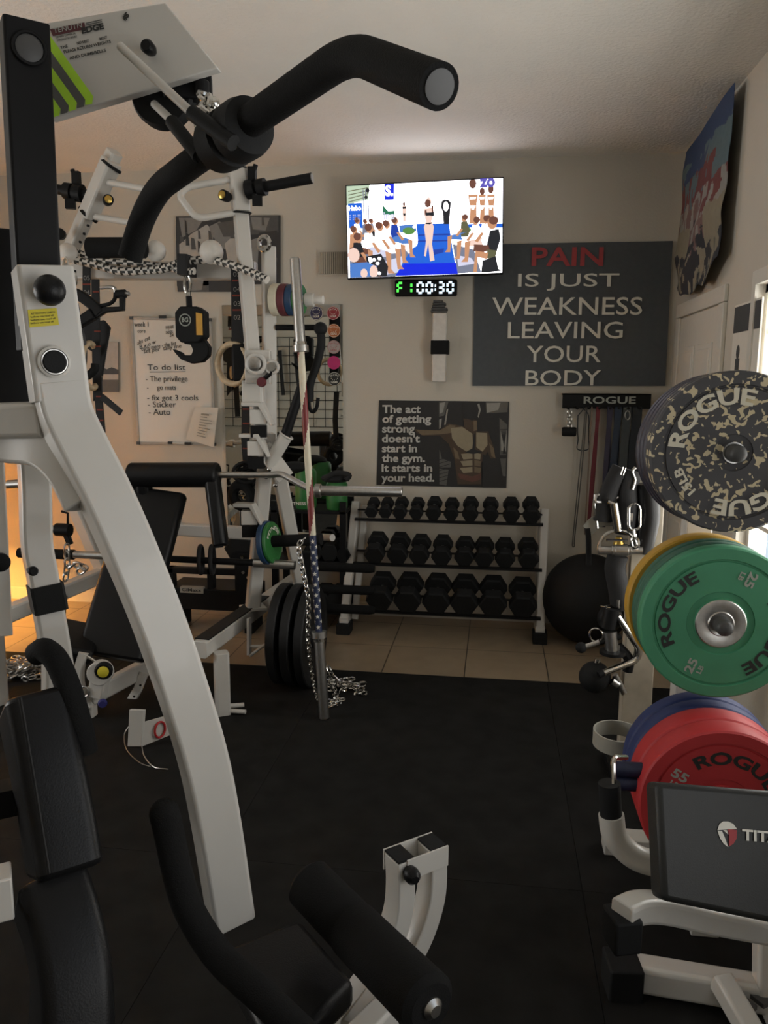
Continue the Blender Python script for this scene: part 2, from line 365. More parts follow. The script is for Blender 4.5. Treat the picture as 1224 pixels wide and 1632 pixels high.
c.build('trim_2', kind='structure', bevel=0.005)
# rubber mats
xs = [-4.56, -3.34, -2.12, -0.90, 0.32, 1.10]; ys = [4.20, 2.37, 0.54, -1.29]
for i in range(5):
    for j in range(3):
        MB(M['mats']).b2((xs[i]+0.0006, ys[j+1]+0.0006, 0.0), (xs[i+1]-0.0006, ys[j]-0.0006, 0.012)).build('rubber_mat', label='black rubber gym mat laid edge to edge on the tile floor', cat='floor mat', group='black rubber floor mats', bevel=0.001)
# floor lamp off to the left, whose warm light falls on the back wall
lx, ly = -3.85, 4.55
shade_m = bpy.data.materials.new('linen_shade'); shade_m.use_nodes = True; nt_ = shade_m.node_tree; nt_.nodes.clear()
so = nt_.nodes.new('ShaderNodeOutputMaterial'); sd_ = nt_.nodes.new('ShaderNodeBsdfDiffuse'); st_n = nt_.nodes.new('ShaderNodeBsdfTranslucent'); sm_ = nt_.nodes.new('ShaderNodeMixShader')
sd_.inputs[0].default_value = (0.7, 0.6, 0.42, 1); st_n.inputs[0].default_value = (0.85, 0.72, 0.5, 1); sm_.inputs[0].default_value = 0.6
nt_.links.new(sd_.outputs[0], sm_.inputs[1]); nt_.links.new(st_n.outputs[0], sm_.inputs[2]); nt_.links.new(sm_.outputs[0], so.inputs[0])
lt = thing('floor_lamp', 'warm floor lamp with a cream drum shade at the left wall end', 'lamp', (lx, ly, 0))
MB(M['black']).lathe([(0.14, 0), (0.14, 0.02), (0.02, 0.03)], (lx, ly, 0), Z1, 28).build('base', lt)
MB(M['black']).rod((lx, ly, 0.02), (lx, ly, 0.86), 0.011).build('pole', lt)
sh = MB(shade_m).lathe([(0.22, 0.80), (0.17, 1.12), (0.167, 1.12), (0.217, 0.80)], (lx, ly, 0), Z1, 32)
sh.f = [q for q in sh.f if len(q) == 4]; sh.fm = sh.fm[:len(sh.f)]; sh.build('lamp_shade', lt)
MB(M['black']).lathe([(0.168, 1.118), (0.168, 1.125), (0.01, 1.13)], (lx, ly, 0), Z1, 32).build('shade_cap', lt)
bl = emit('warm_bulb_glass', (1.0, 0.62, 0.25), 6.0)
MB(bl).ball((lx, ly, 0.90), 0.035, 16).build('bulb', lt)
pd = bpy.data.lights.new('floor_lamp_bulb_light', 'POINT'); pd.energy = LAMP_POWER; pd.color = (1.0, 0.49, 0.11); pd.shadow_soft_size = 0.06
po = bpy.data.objects.new('floor_lamp_bulb_light', pd); C.objects.link(po); po.location = (lx, ly, 0.98)

# ================================================================ ON THE BACK WALL
# television: a slightly turned screen on a wall bracket
TC = [P(548, 295, 5.2), P(803, 281, 5.2), P(802, 437, 5.2), P(556, 445, 5.2)]
tl, tr, br_, bl_ = TC; U = ((tr-tl)+(br_-bl_))/2; tw = U.length; U.normalize(); V = ((tl-bl_)+(tr-br_))/2; V = (V-U*V.dot(U)); th_ = V.length; V.normalize(); N = U.cross(V)*1.0
if N.y > 0: N = -N
c0 = (tl+tr+br_+bl_)/4
tv = thing('television', 'wall-mounted flat television showing a catwalk show on blue carpet', 'television', c0+Vector((0, 0.08, -th_/2)))
R = Matrix((U, -N, V)).transposed()
MB(M['black']).box(c0-N*0.02, (tw, 0.035, th_), R=R).build('bezel', tv, bevel=0.004)
MB(M['black']).box(c0-N*0.075, (0.3, 0.08, 0.25), R=R).b2((c0.x-0.2, YB-0.035, c0.z-0.15), (c0.x+0.2, YB-0.001, c0.z+0.15)).build('wall_bracket', tv)
def es(n, c, k=1.0): return emit('screen_'+n, c, TV_EMIT if n == 'white' else 1.0)
ES = dict(white=es('white', (1, 0.97, 1.0)), blue=es('blue', (0.01, 0.13, 0.72)), deep=es('deep_blue', (0.0, 0.02, 0.80)), navy=es('navy', (0.01, 0.05, 0.40)), skin=es('skin', (0.62, 0.30, 0.16)),
    skin2=es('light_skin', (0.95, 0.68, 0.58)), brown=es('brown', (0.16, 0.06, 0.04)), dark=es('dark', (0.012, 0.014, 0.02)), grey=es('grey', (0.20, 0.22, 0.30)), light=es('pale', (0.70, 0.70, 0.88)),
    green=es('green', (0.02, 0.18, 0.09)), plant=es('plant', (0.10, 0.28, 0.06)), purple=es('violet', (0.12, 0.10, 0.50)), olive=es('olive', (0.12, 0.12, 0.06)), denim=es('denim', (0.08, 0.22, 0.62)), scaf=es('scaffold', (0.55, 0.68, 0.50)))
sw, shh = tw-0.014, th_-0.018
def SP(x, y, lay):
    u = (x-48)/1098.0; yt = 157-60*u; yb = 801-36*u; v = 1-(y-yt)/(yb-yt)
    u = min(max(u, 0), 1); v = min(max(v, 0), 1)
    return c0 + U*((u-0.5)*sw) + V*((v-0.5)*shh) + N*(0.0005+0.0003*lay)
scr = MB(ES['white']); L = [0]
def sp(col, pts):
    L[0] += 1; scr.poly([SP(x, y, L[0]*0.25) for x, y in pts], ES[col])
def el(col, x, y, rx, ry, n=12):
    sp(col, [(x+rx*cos(2*pi*i/n), y+ry*sin(2*pi*i/n)) for i in range(n)])
sp('white', [(48, 140), (1146, 80), (1146, 780), (48, 810)])
sp('scaf', [(48, 157), (215, 145), (205, 250), (150, 260), (48, 290)])
for a in (0, 1, 2, 3): sp('olive', [(60, 190+a*25), (200, 165+a*20), (200, 170+a*20), (60, 196+a*25)])
for x in (165, 182, 200): sp('grey', [(x, 180), (x+6, 180), (x+8, 420), (x+2, 420)])
el('dark', 200, 185, 14, 16); el('dark', 188, 232, 12, 12)
sp('blue', [(57, 278), (158, 272), (160, 450), (60, 450)])
sp('deep', [(320, 142), (390, 138), (387, 248), (322, 252)])
sp('green', [(305, 285), (345, 330), (390, 325), (390, 356), (305, 356)])
sp('blue', [(860, 420), (1146, 415), (1146, 445), (860, 445)])
sp('grey', [(60, 640), (430, 560), (500, 640), (390, 790), (60, 805)]); sp('light', [(300, 690), (460, 640), (420, 760), (250, 795)])
sp('grey', [(800, 560), (950, 600), (1000, 760), (835, 772)]); sp('light', [(830, 640), (930, 660), (960, 700), (840, 720)])
sp('denim', [(420, 430), (540, 420), (545, 470), (430, 480)])
sp('blue', [(545, 418), (775, 414), (800, 600), (835, 775), (390, 788), (480, 640), (555, 545)])
sp('deep', [(455, 700), (823, 694), (836, 774), (390, 788)])
sp('navy', [(560, 492), (780, 486), (782, 498), (558, 503)]); sp('navy', [(555, 535), (785, 530), (787, 540), (550, 546)])
sp('navy', [(668, 600), (740, 592), (735, 620), (660, 640)])
el('plant', 490, 468, 45, 26); el('white', 530, 440, 12, 10); el('white', 525, 545, 28, 38); el('plant', 905, 460, 25, 18)
# far figures on the stage
el('brown', 458, 280, 9, 14); sp('skin2', [(445, 292), (475, 290), (470, 400), (450, 402)]); sp('dark', [(446, 300), (474, 298), (473, 312), (447, 314)]); sp('dark', [(449, 345), (470, 344), (466, 362), (455, 362)])
sp('dark', [(724, 260), (742, 248), (770, 250), (788, 268), (784, 320), (776, 420), (738, 420), (730, 330), (718, 300)]); el('white', 753, 296, 18, 34)
for x, s in ((940, 1.25), (1005, 0.9), (1065, 1.0)):
    el('brown', x, 175-(s-1)*160, 20*s, 30*s); sp('skin', [(x-26*s, 215), (x+28*s, 212), (x+20*s, 300), (x+24*s, 415), (x-18*s, 418), (x-14*s, 300)])
    sp('white', [(x-18*s, 232), (x+18*s, 231), (x+14*s, 246), (x-14*s, 248)]); sp('white', [(x-15*s, 290), (x+17*s, 289), (x+6*s, 318), (x-5*s, 318)])
# walking model
el('skin2', 632, 262, 20, 30); el('brown', 626, 275, 22, 28); sp('skin2', [(600, 312), (652, 306), (668, 340), (652, 400), (668, 440), (655, 560), (672, 676), (640, 684), (628, 560), (610, 650), (598, 645), (612, 540), (598, 440), (612, 400), (600, 345)])
sp('brown', [(604, 325), (616, 320), (620, 345), (606, 360)]); sp('brown', [(652, 285), (664, 290), (668, 350), (655, 352)]); sp('dark', [(612, 340), (670, 336), (668, 366), (640, 360), (612, 362)]); sp('dark', [(602, 412), (666, 408), (640, 422), (616, 420)])
# seated audience
def sit(x, y, s, shirt, legs, face=1, hair='brown', skin='skin'):
    sp(shirt, [(x-30*s, y+30*s), (x+20*s, y+26*s), (x+45*s, y+110*s), (x+30*s, y+160*s), (x-40*s, y+165*s)])
    sp(legs, [(x-35*s, y+140*s), (x+20*s, y+120*s), (x+face*130*s, y+150*s), (x+face*150*s, y+185*s), (x+face*20*s, y+190*s)])
    sp(skin, [(x+face*110*s, y+150*s), (x+face*150*s, y+160*s), (x+face*150*s, y+270*s), (x+face*175*s, y+300*s), (x+face*128*s, y+300*s)])
    sp(skin, [(x+face*15*s, y+95*s), (x+face*35*s, y+90*s), (x+face*80*s, y+150*s), (x+face*60*s, y+162*s)])
    el(skin, x+6*s*face, y, 24*s, 32*s); el(hair, x-4*s*face, y-10*s, 25*s, 26*s)
sit(120, 400, 0.7, 'white', 'grey'); sit(178, 405, 0.55, 'grey', 'grey'); sit(222, 402, 0.55, 'grey', 'dark')
sit(390, 400, 0.85, 'navy', 'denim', 1); sit(330, 425, 0.9, 'white', 'white'); sit(280, 440, 1.0, 'white', 'white'); sit(205, 455, 1.05, 'white', 'light')
sit(95, 465, 0.9, 'skin', 'brown'); sit(125, 520, 1.1, 'dark', 'brown', 1, 'brown')
sp('dark', [(180, 650), (290, 630), (340, 720), (330, 790), (200, 795)])
for q in range(9): el('white', 200+random.random()*120, 655+random.random()*120, 14, 12, 8)
el('skin2', 92, 640, 44, 52); sp('denim', [(62, 700), (190, 690), (260, 720), (240, 790), (66, 800)]); el('skin2', 165, 770, 26, 34); el('skin2', 235, 760, 30, 50)
sit(885, 380, 0.8, 'olive', 'denim', -1); sit(965, 400, 0.9, 'white', 'white', -1); sit(1035, 390, 1.0, 'white', 'skin2', -1)
sp('dark', [(1060, 470), (1120, 455), (1135, 520), (1110, 610), (1030, 610)]); el('skin', 1075, 415, 34, 44); el('brown', 1085, 395, 34, 30)
sp('brown', [(950, 565), (1050, 570), (1060, 605), (990, 630), (945, 610)]); sp('olive', [(1040, 600), (1110, 610), (1100, 670), (1040, 665)]); sp('skin', [(960, 610), (1050, 625), (1040, 670), (975, 655), (970, 765), (945, 768)])
sp('dark', [(1010, 680), (1130, 640), (1140, 755), (1000, 768)]); sp('white', [(1100, 640), (1144, 600), (1144, 750), (1120, 740)])
def stext(t, x, y, w, h, col, bold=0.0):
    L[0] += 1; scr.text(t, SP(x, y, L[0]*0.25), U, V, width=w/1098.0*sw, height=h/640.0*shh, m=ES[col], bold=bold, depth=0.0002)
stext('S.', 328, 228, 55, 75, 'white', 0.04); stext('Hebo', 64, 330, 88, 34, 'white', 0.02); stext('ine', 312, 392, 78, 52, 'light', 0.02); stext('zo', 985, 168, 110, 62, 'purple', 0.05)
for k in range(3): stext('- -- --', 68, 365+k*14, 80, 5, 'light')
scr.build('screen', tv, kind='flat')
MB(M['black']).lathe([(0.003, 0), (0.003, 0.0015)], c0-V*(th_/2-0.005)+N*-0.001, N, 10).build('power_button', tv)

# interval clock below the television
A = P(629, 446, 5.3); B = P(728, 471, 5.3); cx0, cx1, cz0, cz1 = A.x, B.x, B.z, A.z
ck = thing('interval_timer', 'black digital interval clock under the television reading F 1 00:30', 'clock', ((cx0+cx1)/2, 5.32, cz0))
MB(M['black']).b2((cx0, 5.305, cz0), (cx1, YB-0.001, cz1)).build('housing', ck, bevel=0.01)
gl = emit('green_digit_glow', (0.10, 1.0, 0.10), 1.3); wl = emit('white_digit_glow', (0.72, 0.88, 1.0), 1.5)
SEG = dict(zip('abcdefg', [((0, 2), (1, 2)), ((1, 2), (1, 1)), ((1, 1), (1, 0)), ((0, 0), (1, 0)), ((0, 0), (0, 1)), ((0, 1), (0, 2)), ((0, 1), (1, 1))]))
def digit(mb, segs, x, z, w, h, m):
    for s in segs:
        (a0, b0), (a1, b1) = SEG[s]; p = Vector((x+a0*w, 5.3035, z+b0*h/2)); q = Vector((x+a1*w, 5.3035, z+b1*h/2)); d = (q-p).normalized()*0.006
        mb.bar([p+d, q-d], 0.003, 0.014, Y1, m)
cw = (cx1-cx0); dh = (cz1-cz0)*0.62; dz = cz0+(cz1-cz0)*0.19
g = MB(gl); digit(g, 'aefg', cx0+cw*0.05, dz, cw*0.085, dh, gl); digit(g, 'bc', cx0+cw*0.20, dz, cw*0.07, dh, gl); g.build('round_digits', ck, label='green lit F 1')
g = MB(wl)
for k, s in ((0.37, 'abcdef'), (0.515, 'abcdef'), (0.70, 'abcdg'), (0.85, 'abcdef')): digit(g, s, cx0+cw*k, dz, cw*0.085, dh, wl)
for q in (0.3, 0.7): g.b2((cx0+cw*0.645, 5.302, dz+dh*q-0.008), (cx0+cw*0.665, 5.305, dz+dh*q+0.008))
g.build('time_digits', ck, label='white lit 00:30')

# white strapped unit
A = P(689, 499, 5.3); B = P(712, 609, 5.3); zc = P(700, 554, 5.3).z; x0, x1 = A.x, B.x
un = thing('wall_speaker', 'slim upright white unit with a black middle band below the clock', 'speaker', ((x0+x1)/2, 5.30, B.z))
MB(M['plaster']).b2((x0+0.005, 5.26, B.z), (x1-0.005, YB-0.001, A.z)).build('body', un, bevel=0.008)
MB(M['black']).b2((x0-0.004, 5.25, zc-0.045), (x1+0.012, YB-0.001, zc+0.045)).build('band', un, bevel=0.004, label='black clamp band')
m2 = MB(M['darkgrey']); 
for k in range(5): m2.b2((x0-0.008+0.004*k, 5.255, A.z+0.016*k), (x1-0.008-0.006*k+0.012*(k % 2), YB-0.004, A.z+0.016*k+0.015))
m2.build('cap', un, bevel=0.004, label='grey stepped top')

# PAIN banner (cloth, slightly wavy) and its lettering
yb_ = 5.335; bq = [P(757, 390, yb_), P(1072, 384, yb_), P(1060, 615, yb_), P(753, 615, yb_)]
def bil(q, u, v): return (q[0]*(1-u)+q[1]*u)*(1-v) + (q[3]*(1-u)+q[2]*u)*v
def wave(u, v): return -0.004+0.003*sin(u*9+v*2)+0.0025*sin(v*11+u*3)
def cloth(name, q, nu, nv, fn, m, thick=0.0015, **kw):
    mb = MB(m); vs = []
    for s in (0, 1):
        for j in range(nv+1):
            for i in range(nu+1): vs.append(bil(q, i/nu, j/nv)+Vector((0, fn(i/nu, j/nv)+s*thick, 0)))
    n = (nu+1)*(nv+1); fs = []
    for j in range(nv):
        for i in range(nu):
            a = j*(nu+1)+i; fs.append((a, a+1, a+nu+2, a+nu+1)); fs.append((n+a+nu+1, n+a+nu+2, n+a+1, n+a))
    ed = [i for i in range(nu+1)] + [j*(nu+1)+nu for j in range(1, nv+1)] + [nv*(nu+1)+i for i in range(nu-1, -1, -1)] + [j*(nu+1) for j in range(nv-1, 0, -1)]
    for k in range(len(ed)):
        a, b = ed[k], ed[(k+1) % len(ed)]; fs.append((a, b, n+b, n+a))
    return mb.add(vs, fs).build(name, **kw)
bn = cloth('banner', bq, 24, 18, wave, M['banner'], label='black cloth banner reading PAIN IS JUST WEAKNESS LEAVING YOUR BODY', cat='banner')
def line(mb, t, xa, xb, ya, yb2, Y, m, bold=0.0, cap=True):
    a = P(xa, yb2, Y); b = P(xb, yb2, Y); top = P(xa, ya, Y)
    mb.text(t, a, (b-a), Z1, width=(b-a).length, height=(top-a).length, m=m, bold=bold)
l = MB(M['whiteprint']); yy = 5.3245
for t, xa, xb, ya, yb2 in (('IS JUST', 825, 986, 436, 464), ('WEAKNESS', 784, 1023, 474, 502.5), ('LEAVING', 809, 992, 513, 540), ('YOUR', 839, 957, 551, 578), ('BODY', 837, 957, 590, 615)):
    line(l, t, xa, xb, ya, yb2-0.5, yy, M['greyprint'] if 0 else M['whiteprint'], 0.005)
line(l, 'PAIN', 847, 961, 394, 424, yy, M['redprint'], 0.02)
l.build('lettering', bn, label='white lines under a red word PAIN')

# paper poster with a bare torso
py_ = 5.345; pq = [P(604, 638, py_), P(812, 640, py_), P(807, 778, py_), P(600, 773, py_)]
PC = dict(bg=mat('poster_black', (0.022, 0.021, 0.021), 0.6), mid=mat('poster_grey', (0.11, 0.105, 0.095), 0.6), pale=mat('poster_pale', (0.30, 0.29, 0.26), 0.6), sk=mat('poster_skin', (0.17, 0.125, 0.075), 0.6), sk2=mat('poster_light_skin', (0.30, 0.25, 0.165), 0.6), sk0=mat('poster_dark_skin', (0.07, 0.045, 0.028), 0.6), rd=mat('poster_reddish', (0.12, 0.05, 0.035), 0.6), txt=mat('poster_text', (0.55, 0.54, 0.50), 0.6))
po_ = cloth('poster', pq, 6, 4, lambda u, v: 0.0, PC['bg'], 0.001, label='black paper poster of a bare torso reading The act of getting strong', cat='poster')
pic = MB(PC['bg']); pl = [0]
def pp(col, pts):   # crop pixels, 5.564 per photo pixel, from (600,630)
    pl[0] += 1; pic.poly([P(600+x/5.564, 630+y/5.564, py_-0.0006-0.00012*pl[0]) for x, y in pts], PC[col])
pp('mid', [(555, 60), (640, 55), (600, 180), (555, 190)]); pp('pale', [(560, 70), (610, 60), (590, 150), (560, 165)]); pp('pale', [(556, 215), (580, 205), (570, 290), (556, 300)]); pp('pale', [(622, 130), (636, 120), (615, 260), (600, 265)])
pp('mid', [(970, 60), (1170, 60), (1160, 150), (975, 160)]); pp('pale', [(975, 70), (1100, 66), (1080, 130), (980, 155)]); pp('mid', [(1090, 200), (1160, 260), (1150, 530), (1095, 530)]); pp('pale', [(1100, 310), (1158, 312), (1150, 500), (1105, 490)]); pp('mid', [(1095, 560), (1150, 560), (1145, 720), (1120, 715)])
pp('mid', [(558, 480), (580, 560), (660, 590), (660, 640), (558, 640)]); pp('mid', [(558, 650), (640, 660), (620, 800), (558, 790)])
for k in range(10):
    pp('bg', [(1098+k*6, 300), (1101+k*6, 300), (1150-k*3, 520), (1146-k*3, 520)]); 
for k in range(7):
    pp('bg', [(556, 570+k*32), (660, 540+k*32), (660, 545+k*32), (556, 576+k*32)])
pp('sk0', [(340, 300), (400, 310), (560, 310), (640, 250), (750, 270), (870, 320), (990, 320), (1040, 460), (1060, 580), (1010, 560), (985, 500), (930, 600), (930, 790), (720, 790), (690, 560), (640, 430), (560, 355), (420, 362), (350, 330)])
pp('sk', [(350, 305), (560, 312), (650, 262), (700, 268), (690, 330), (580, 345), (400, 352)])
pp('sk2', [(660, 290), (760, 280), (850, 340), (860, 470), (800, 500), (720, 450), (670, 380)]); pp('sk2', [(885, 330), (980, 335), (985, 440), (940, 500), (885, 460)])
pp('sk', [(650, 430), (680, 460), (700, 560), (740, 570), (720, 500)]); pp('sk', [(1000, 420), (1040, 470), (1055, 560), (1020, 540)])
for k, (ya, yb3) in enumerate(((520, 570), (585, 630), (645, 690))):
    pp('sk2', [(750-k*6, ya), (850, ya-10), (852, yb3-8), (770, yb3)]); pp('sk2' if k == 0 else 'sk', [(868, ya-12), (925, ya), (920, yb3), (868, yb3-6)])
pp('rd', [(720, 690), (850, 720), (930, 690), (925, 745), (850, 770), (740, 740)])
pp('sk0', [(770, 205), (890, 220), (895, 320), (850, 335), (780, 280)]); pp('sk', [(860, 230), (890, 225), (892, 310), (862, 318)])
pp('bg', [(850, 470), (866, 340), (874, 340), (872, 480), (940, 505), (860, 520), (780, 510)])
pp('bg', [(780, 60), (880, 55), (905, 110), (900, 190), (850, 225), (780, 200), (760, 120)]); pp('pale', [(895, 80), (912, 70), (925, 130), (905, 200), (898, 190), (908, 130)])
pp('bg', [(940, 520), (1010, 560), (1090, 560), (1110, 820), (940, 820)])
pic.build('picture', po_, kind='flat')
tx = MB(PC['txt'])
for k, (t, xa, xb) in enumerate((('The act', 52, 392), ('of getting', 52, 485), ('strong', 50, 340), ("doesn't", 48, 385), ('start in', 48, 360), ('the gym.', 48, 430), ('It starts in', 46, 495), ('your head.', 44, 513))):
    yb3 = 155+k*87.5-k*0.6; a = P(600+xa/5.564, 630+yb3/5.564, py_-0.007); b = P(600+xb/5.564, 630+yb3/5.564, py_-0.007)
    tx.text(t, a, b-a, Z1, size=0.074, width=(b-a).length, m=PC['txt'], bold=0.03, depth=0.0004)
tx.build('lettering', po_)

# return-air vent, left of the television
A = P(508, 402, 5.33); B = P(562, 436, 5.33)
vt = thing('wall_vent', 'grey slatted air vent half behind the television edge', 'vent', ((A.x+B.x)/2, 5.34, B.z))
MB(M['wall']).b2((A.x-0.01, 5.338, B.z-0.01), (B.x+0.01, YB-0.0005, A.z+0.01)).build('frame', vt)
MB(M['black']).b2((A.x, 5.334, B.z), (B.x, 5.339, A.z)).build('backing', vt)
s_ = MB(M['beige'])
for k in range(16): x = A.x+(B.x-A.x)*(k+0.5)/16; s_.box((x, 5.331, (A.z+B.z)/2), (0.011, 0.003, A.z-B.z), 0.35)
s_.build('slats', vt)

# black and white photographs
def monochrome(name, q, Y, label, seed, strips):
    fr = cloth(name, q, 4, 3, lambda u, v: 0.0, PCM[1], 0.006, label=label, cat='picture', )
    im = MB(PCM[0]); 
    for k, (col, pts) in enumerate(strips):
        im.poly([bil(q, x, y)+Vector((0, -0.0006-0.00012*k, 0)) for x, y in pts], PCM[col])
    im.build('print', fr, kind='flat'); return fr
PCM = [mat('print_black', (0.035, 0.033, 0.033), 0.5), mat('print_dark_grey', (0.085, 0.08, 0.075), 0.5), mat('print_grey', (0.22, 0.21, 0.195), 0.5), mat('print_pale', (0.42, 0.39, 0.35), 0.5)]
Yp = 5.335
rnd = random.Random(3)
st = [(0, [(0, 0), (1, 0), (1, 1), (0, 1)]), (3, [(0.03, 0.4), (0.15, 0.25), (0.3, 0.12), (0.36, 0.2), (0.26, 0.62), (0.2, 0.8), (0.03, 0.8)]), (2, [(0.03, 0.02), (0.28, 0.02), (0.2, 0.2), (0.06, 0.3)]), (2, [(0.32, 0.15), (0.42, 0.08), (0.55, 0.16), (0.5, 0.5), (0.36, 0.4)]), (1, [(0.4, 0.1), (0.58, 0.06), (0.58, 0.3), (0.46, 0.3)]), (3, [(0.47, 0.4), (0.58, 0.25), (0.63, 0.4), (0.6, 0.7), (0.5, 0.66)]), (1, [(0.66, 0.0), (0.98, 0.0), (0.98, 0.25), (0.7, 0.28)]), (2, [(0.72, 0.02), (0.9, 0.04), (0.86, 0.22), (0.74, 0.2)]), (2, [(0.7, 0.36), (0.8, 0.32), (0.78, 0.8), (0.7, 0.8)]), (0, [(0.8, 0.25), (0.97, 0.22), (0.97, 0.97), (0.8, 0.97)]), (1, [(0.84, 0.6), (0.97, 0.62), (0.97, 0.68), (0.84, 0.66)])]
for k in range(14):
    x, y = rnd.random()*0.9, rnd.random()*0.35; w_, h_ = 0.012+rnd.random()*0.02, 0.05+rnd.random()*0.14; st.append((rnd.choice((0, 0, 1)), [(x, y), (x+w_, y+0.02), (x+w_*1.5, y+h_), (x+0.003, y+h_)]))
q = [P(280, 345, Yp), P(447, 343, Yp), P(447, 452, Yp), P(282, 456, Yp)]
monochrome('wall_picture', q, Yp, 'wide black and white photograph behind the white crossbar', 3, st)
q = [P(281, 437, Yp), P(380, 437, Yp), P(380, 465, Yp), P(283, 465, Yp)]
monochrome('photo_strip', q, Yp-0.012, 'low dark photograph strip peeking out beneath the crossbar', 5, [(1, [(0, 0), (1, 0), (1, 1), (0, 1)]), (0, [(0, .2), (.15, .1), (.2, .9), (0, .95)]), (2, [(.18, .1), (.45, .2), (.4, .9), (.2, .95)]), (0, [(.52, .05), (1, .05), (1, 1), (.52, 1)])])
q = [P(163, 545, Yp), P(188, 545, Yp), P(189, 625, Yp), P(162, 625, Yp)]
monochrome('snapshot_print', q, Yp, 'small tall photograph of a bare field left of the whiteboard', 7, [(3, [(0, 0), (1, 0), (1, .55), (0, .55)]), (0, [(0, .5), (.3, .54), (.6, .5), (1, .55), (1, .64), (0, .64)]), (3, [(0, .64), (1, .64), (1, .75), (0, .75)]), (1, [(0, .75), (1, .75), (1, 1), (0, 1)])])

# whiteboard
wq = [P(210, 507, 5.33), P(335, 510, 5.33), P(342, 708, 5.33), P(221, 706, 5.33)]
wb = thing('whiteboard', 'framed whiteboard with a handwritten to do list behind the hanging hook', 'whiteboard', bil(wq, 0.5, 1))
cloth('panel', wq, 2, 2, lambda u, v: 0.0, M['board'], 0.015, parent=wb)
fr = MB(M['steelgrey'])
for k in range(4): fr.bar([wq[k], wq[(k+1) % 4]], 0.012, 0.018, Y1)
fr.build('frame', wb)
cn = MB(M['darkgrey'])
for k in range(4): cn.box(wq[k]+Vector((0, -0.004, 0)), (0.022, 0.022, 0.022))
cn.build('corner_caps', wb, kind=None)
hw = MB(M['ink'])
def wr(t, xa, xb, yb2, h, m='ink', tilt=0.0):      # crop px: 7.42 per px from (200,500)
    a = P(200+xa/7.42, 500+yb2/7.42, 5.327); b = P(200+xb/7.42, 500+(yb2-tilt)/7.42, 5.327)
    hw.text(t, a, b-a, Z1, width=(b-a).length, size=h, m=M[m], depth=0.0004)
wr('week 1', 105, 270, 155, 0.05); wr('core', 145, 235, 225, 0.04)
for k, (t, xa, xb, y) in enumerate((('abs cat', 140, 290, 372), ('B x o w', 170, 360, 420), ('curls more - the list', 190, 600, 440), ('set per  tally me', 215, 660, 470), ('squat', 475, 570, 180), ('sets', 478, 560, 240), ('3x', 525, 575, 275))): wr(t, xa, xb, y, 0.042, 'ink', 70 if k < 4 else 8)
wr('To do list', 260, 710, 665, 0.055); wr('- The privilege', 240, 735, 800, 0.055); wr('-     go mats', 255, 600, 900, 0.05); wr('- fix got 3 cools', 258, 860, 1025, 0.055); wr('- Sticker', 265, 600, 1105, 0.058); wr('- Auto', 275, 530, 1195, 0.06)
a, b = P(200+285/7.42, 500+690/7.42, 5.327), P(200+710/7.42, 500+686/7.42, 5.327); hw.bar([a, b], 0.001, 0.004, Y1)
hw.build('handwriting', wb)
mk = MB(M['plaster']); a, b = P(268, 705.5, 5.318), P(305, 707, 5.318); mk.rod(a, b, 0.008); mk.rod(a, a.lerp(b, 0.2), 0.0095, m=M['ink']); mk.rod(a.lerp(b, 0.72), b, 0.0095, m=M['ink'])
mk.build('marker_pen', label='white marker pen with black ends on the whiteboard bottom rail', cat='marker')
MB(M['ink']).box(P(259, 505, 5.32), (0.05, 0.015, 0.02)).build('board_clip', label='small black clip on the whiteboard top rail', cat='clip')
pg = cloth('paper_sheet', [P(311, 648, 5.315), P(348, 650, 5.312), P(341, 713, 5.305), P(297, 700, 5.312)], 4, 5, lambda u, v: -0.01*sin(v*3), M['paper'], 0.001, label='loose printed sheet taped over the whiteboard lower right corner', cat='paper')
tp = MB(M['stainless'])
for k in range(9):
    v = 0.2+0.075*k; tp.bar([bil([P(311, 648, 5.303), P(348, 650, 5.302), P(341, 713, 5.293), P(297, 700, 5.298)], 0.35, v)+Vector((0, -0.012, 0)), bil([P(311, 648, 5.303), P(348, 650, 5.302), P(341, 713, 5.293), P(297, 700, 5.298)], 0.6+0.25*rnd.random(), v)+Vector((0, -0.012, 0))], 0.0008, 0.006 if k else 0.012, Y1)
tp.build('print', pg)

# tall mirror with round stickers
mx0, mx1, mz0, mz1 = P(357, 600, 5.34).x, P(546.5, 600, 5.34).x, 0.55, P(540, 485, 5.34).z
mi = thing('wall_mirror', 'tall frameless wall mirror with six round stickers down its edge', 'mirror', ((mx0+mx1)/2, 5.34, mz0))
MB(M['mirror']).b2((mx0, 5.335, mz0), (mx1, YB-0.001, mz1)).build('glass', mi)
def disc_sticker(px, py, r, mcol, lab, word=True, ink=None):
    c = P(px, py, 5.333); rr = r*5.333/FPX; s = MB(mcol).lathe([(rr, 0), (rr, 0.001)], c, (0, -1, 0), 28)
    k = ink or M['whiteprint']; z = Vector((0, -0.0016, 0))
    if word:
        s.text('GEAR', c+z+Z1*(-rr*0.62), X1, Z1, height=rr*0.34, width=rr*1.0, m=k, bold=0.02, align='C', depth=0.0003)
        s.text('IRON', c+z+Z1*(rr*0.45), X1, Z1, height=rr*0.25, width=rr*1.1, m=k, bold=0.0, align='C', bend=rr*1.0, depth=0.0003)
        for q in range(5): th = pi*(1.15+0.7*q/4); s.ball(c+z+X1*(cos(th)*rr*0.5)+Z1*(sin(th)*rr*0.4+rr*0.25), rr*0.06, 6, m=k)
        s.ring(c+z*0.5, rr*0.93, rr*0.03, (0, 1, 0), 28, 5, k)
    s.build('sticker', mi, label=lab)
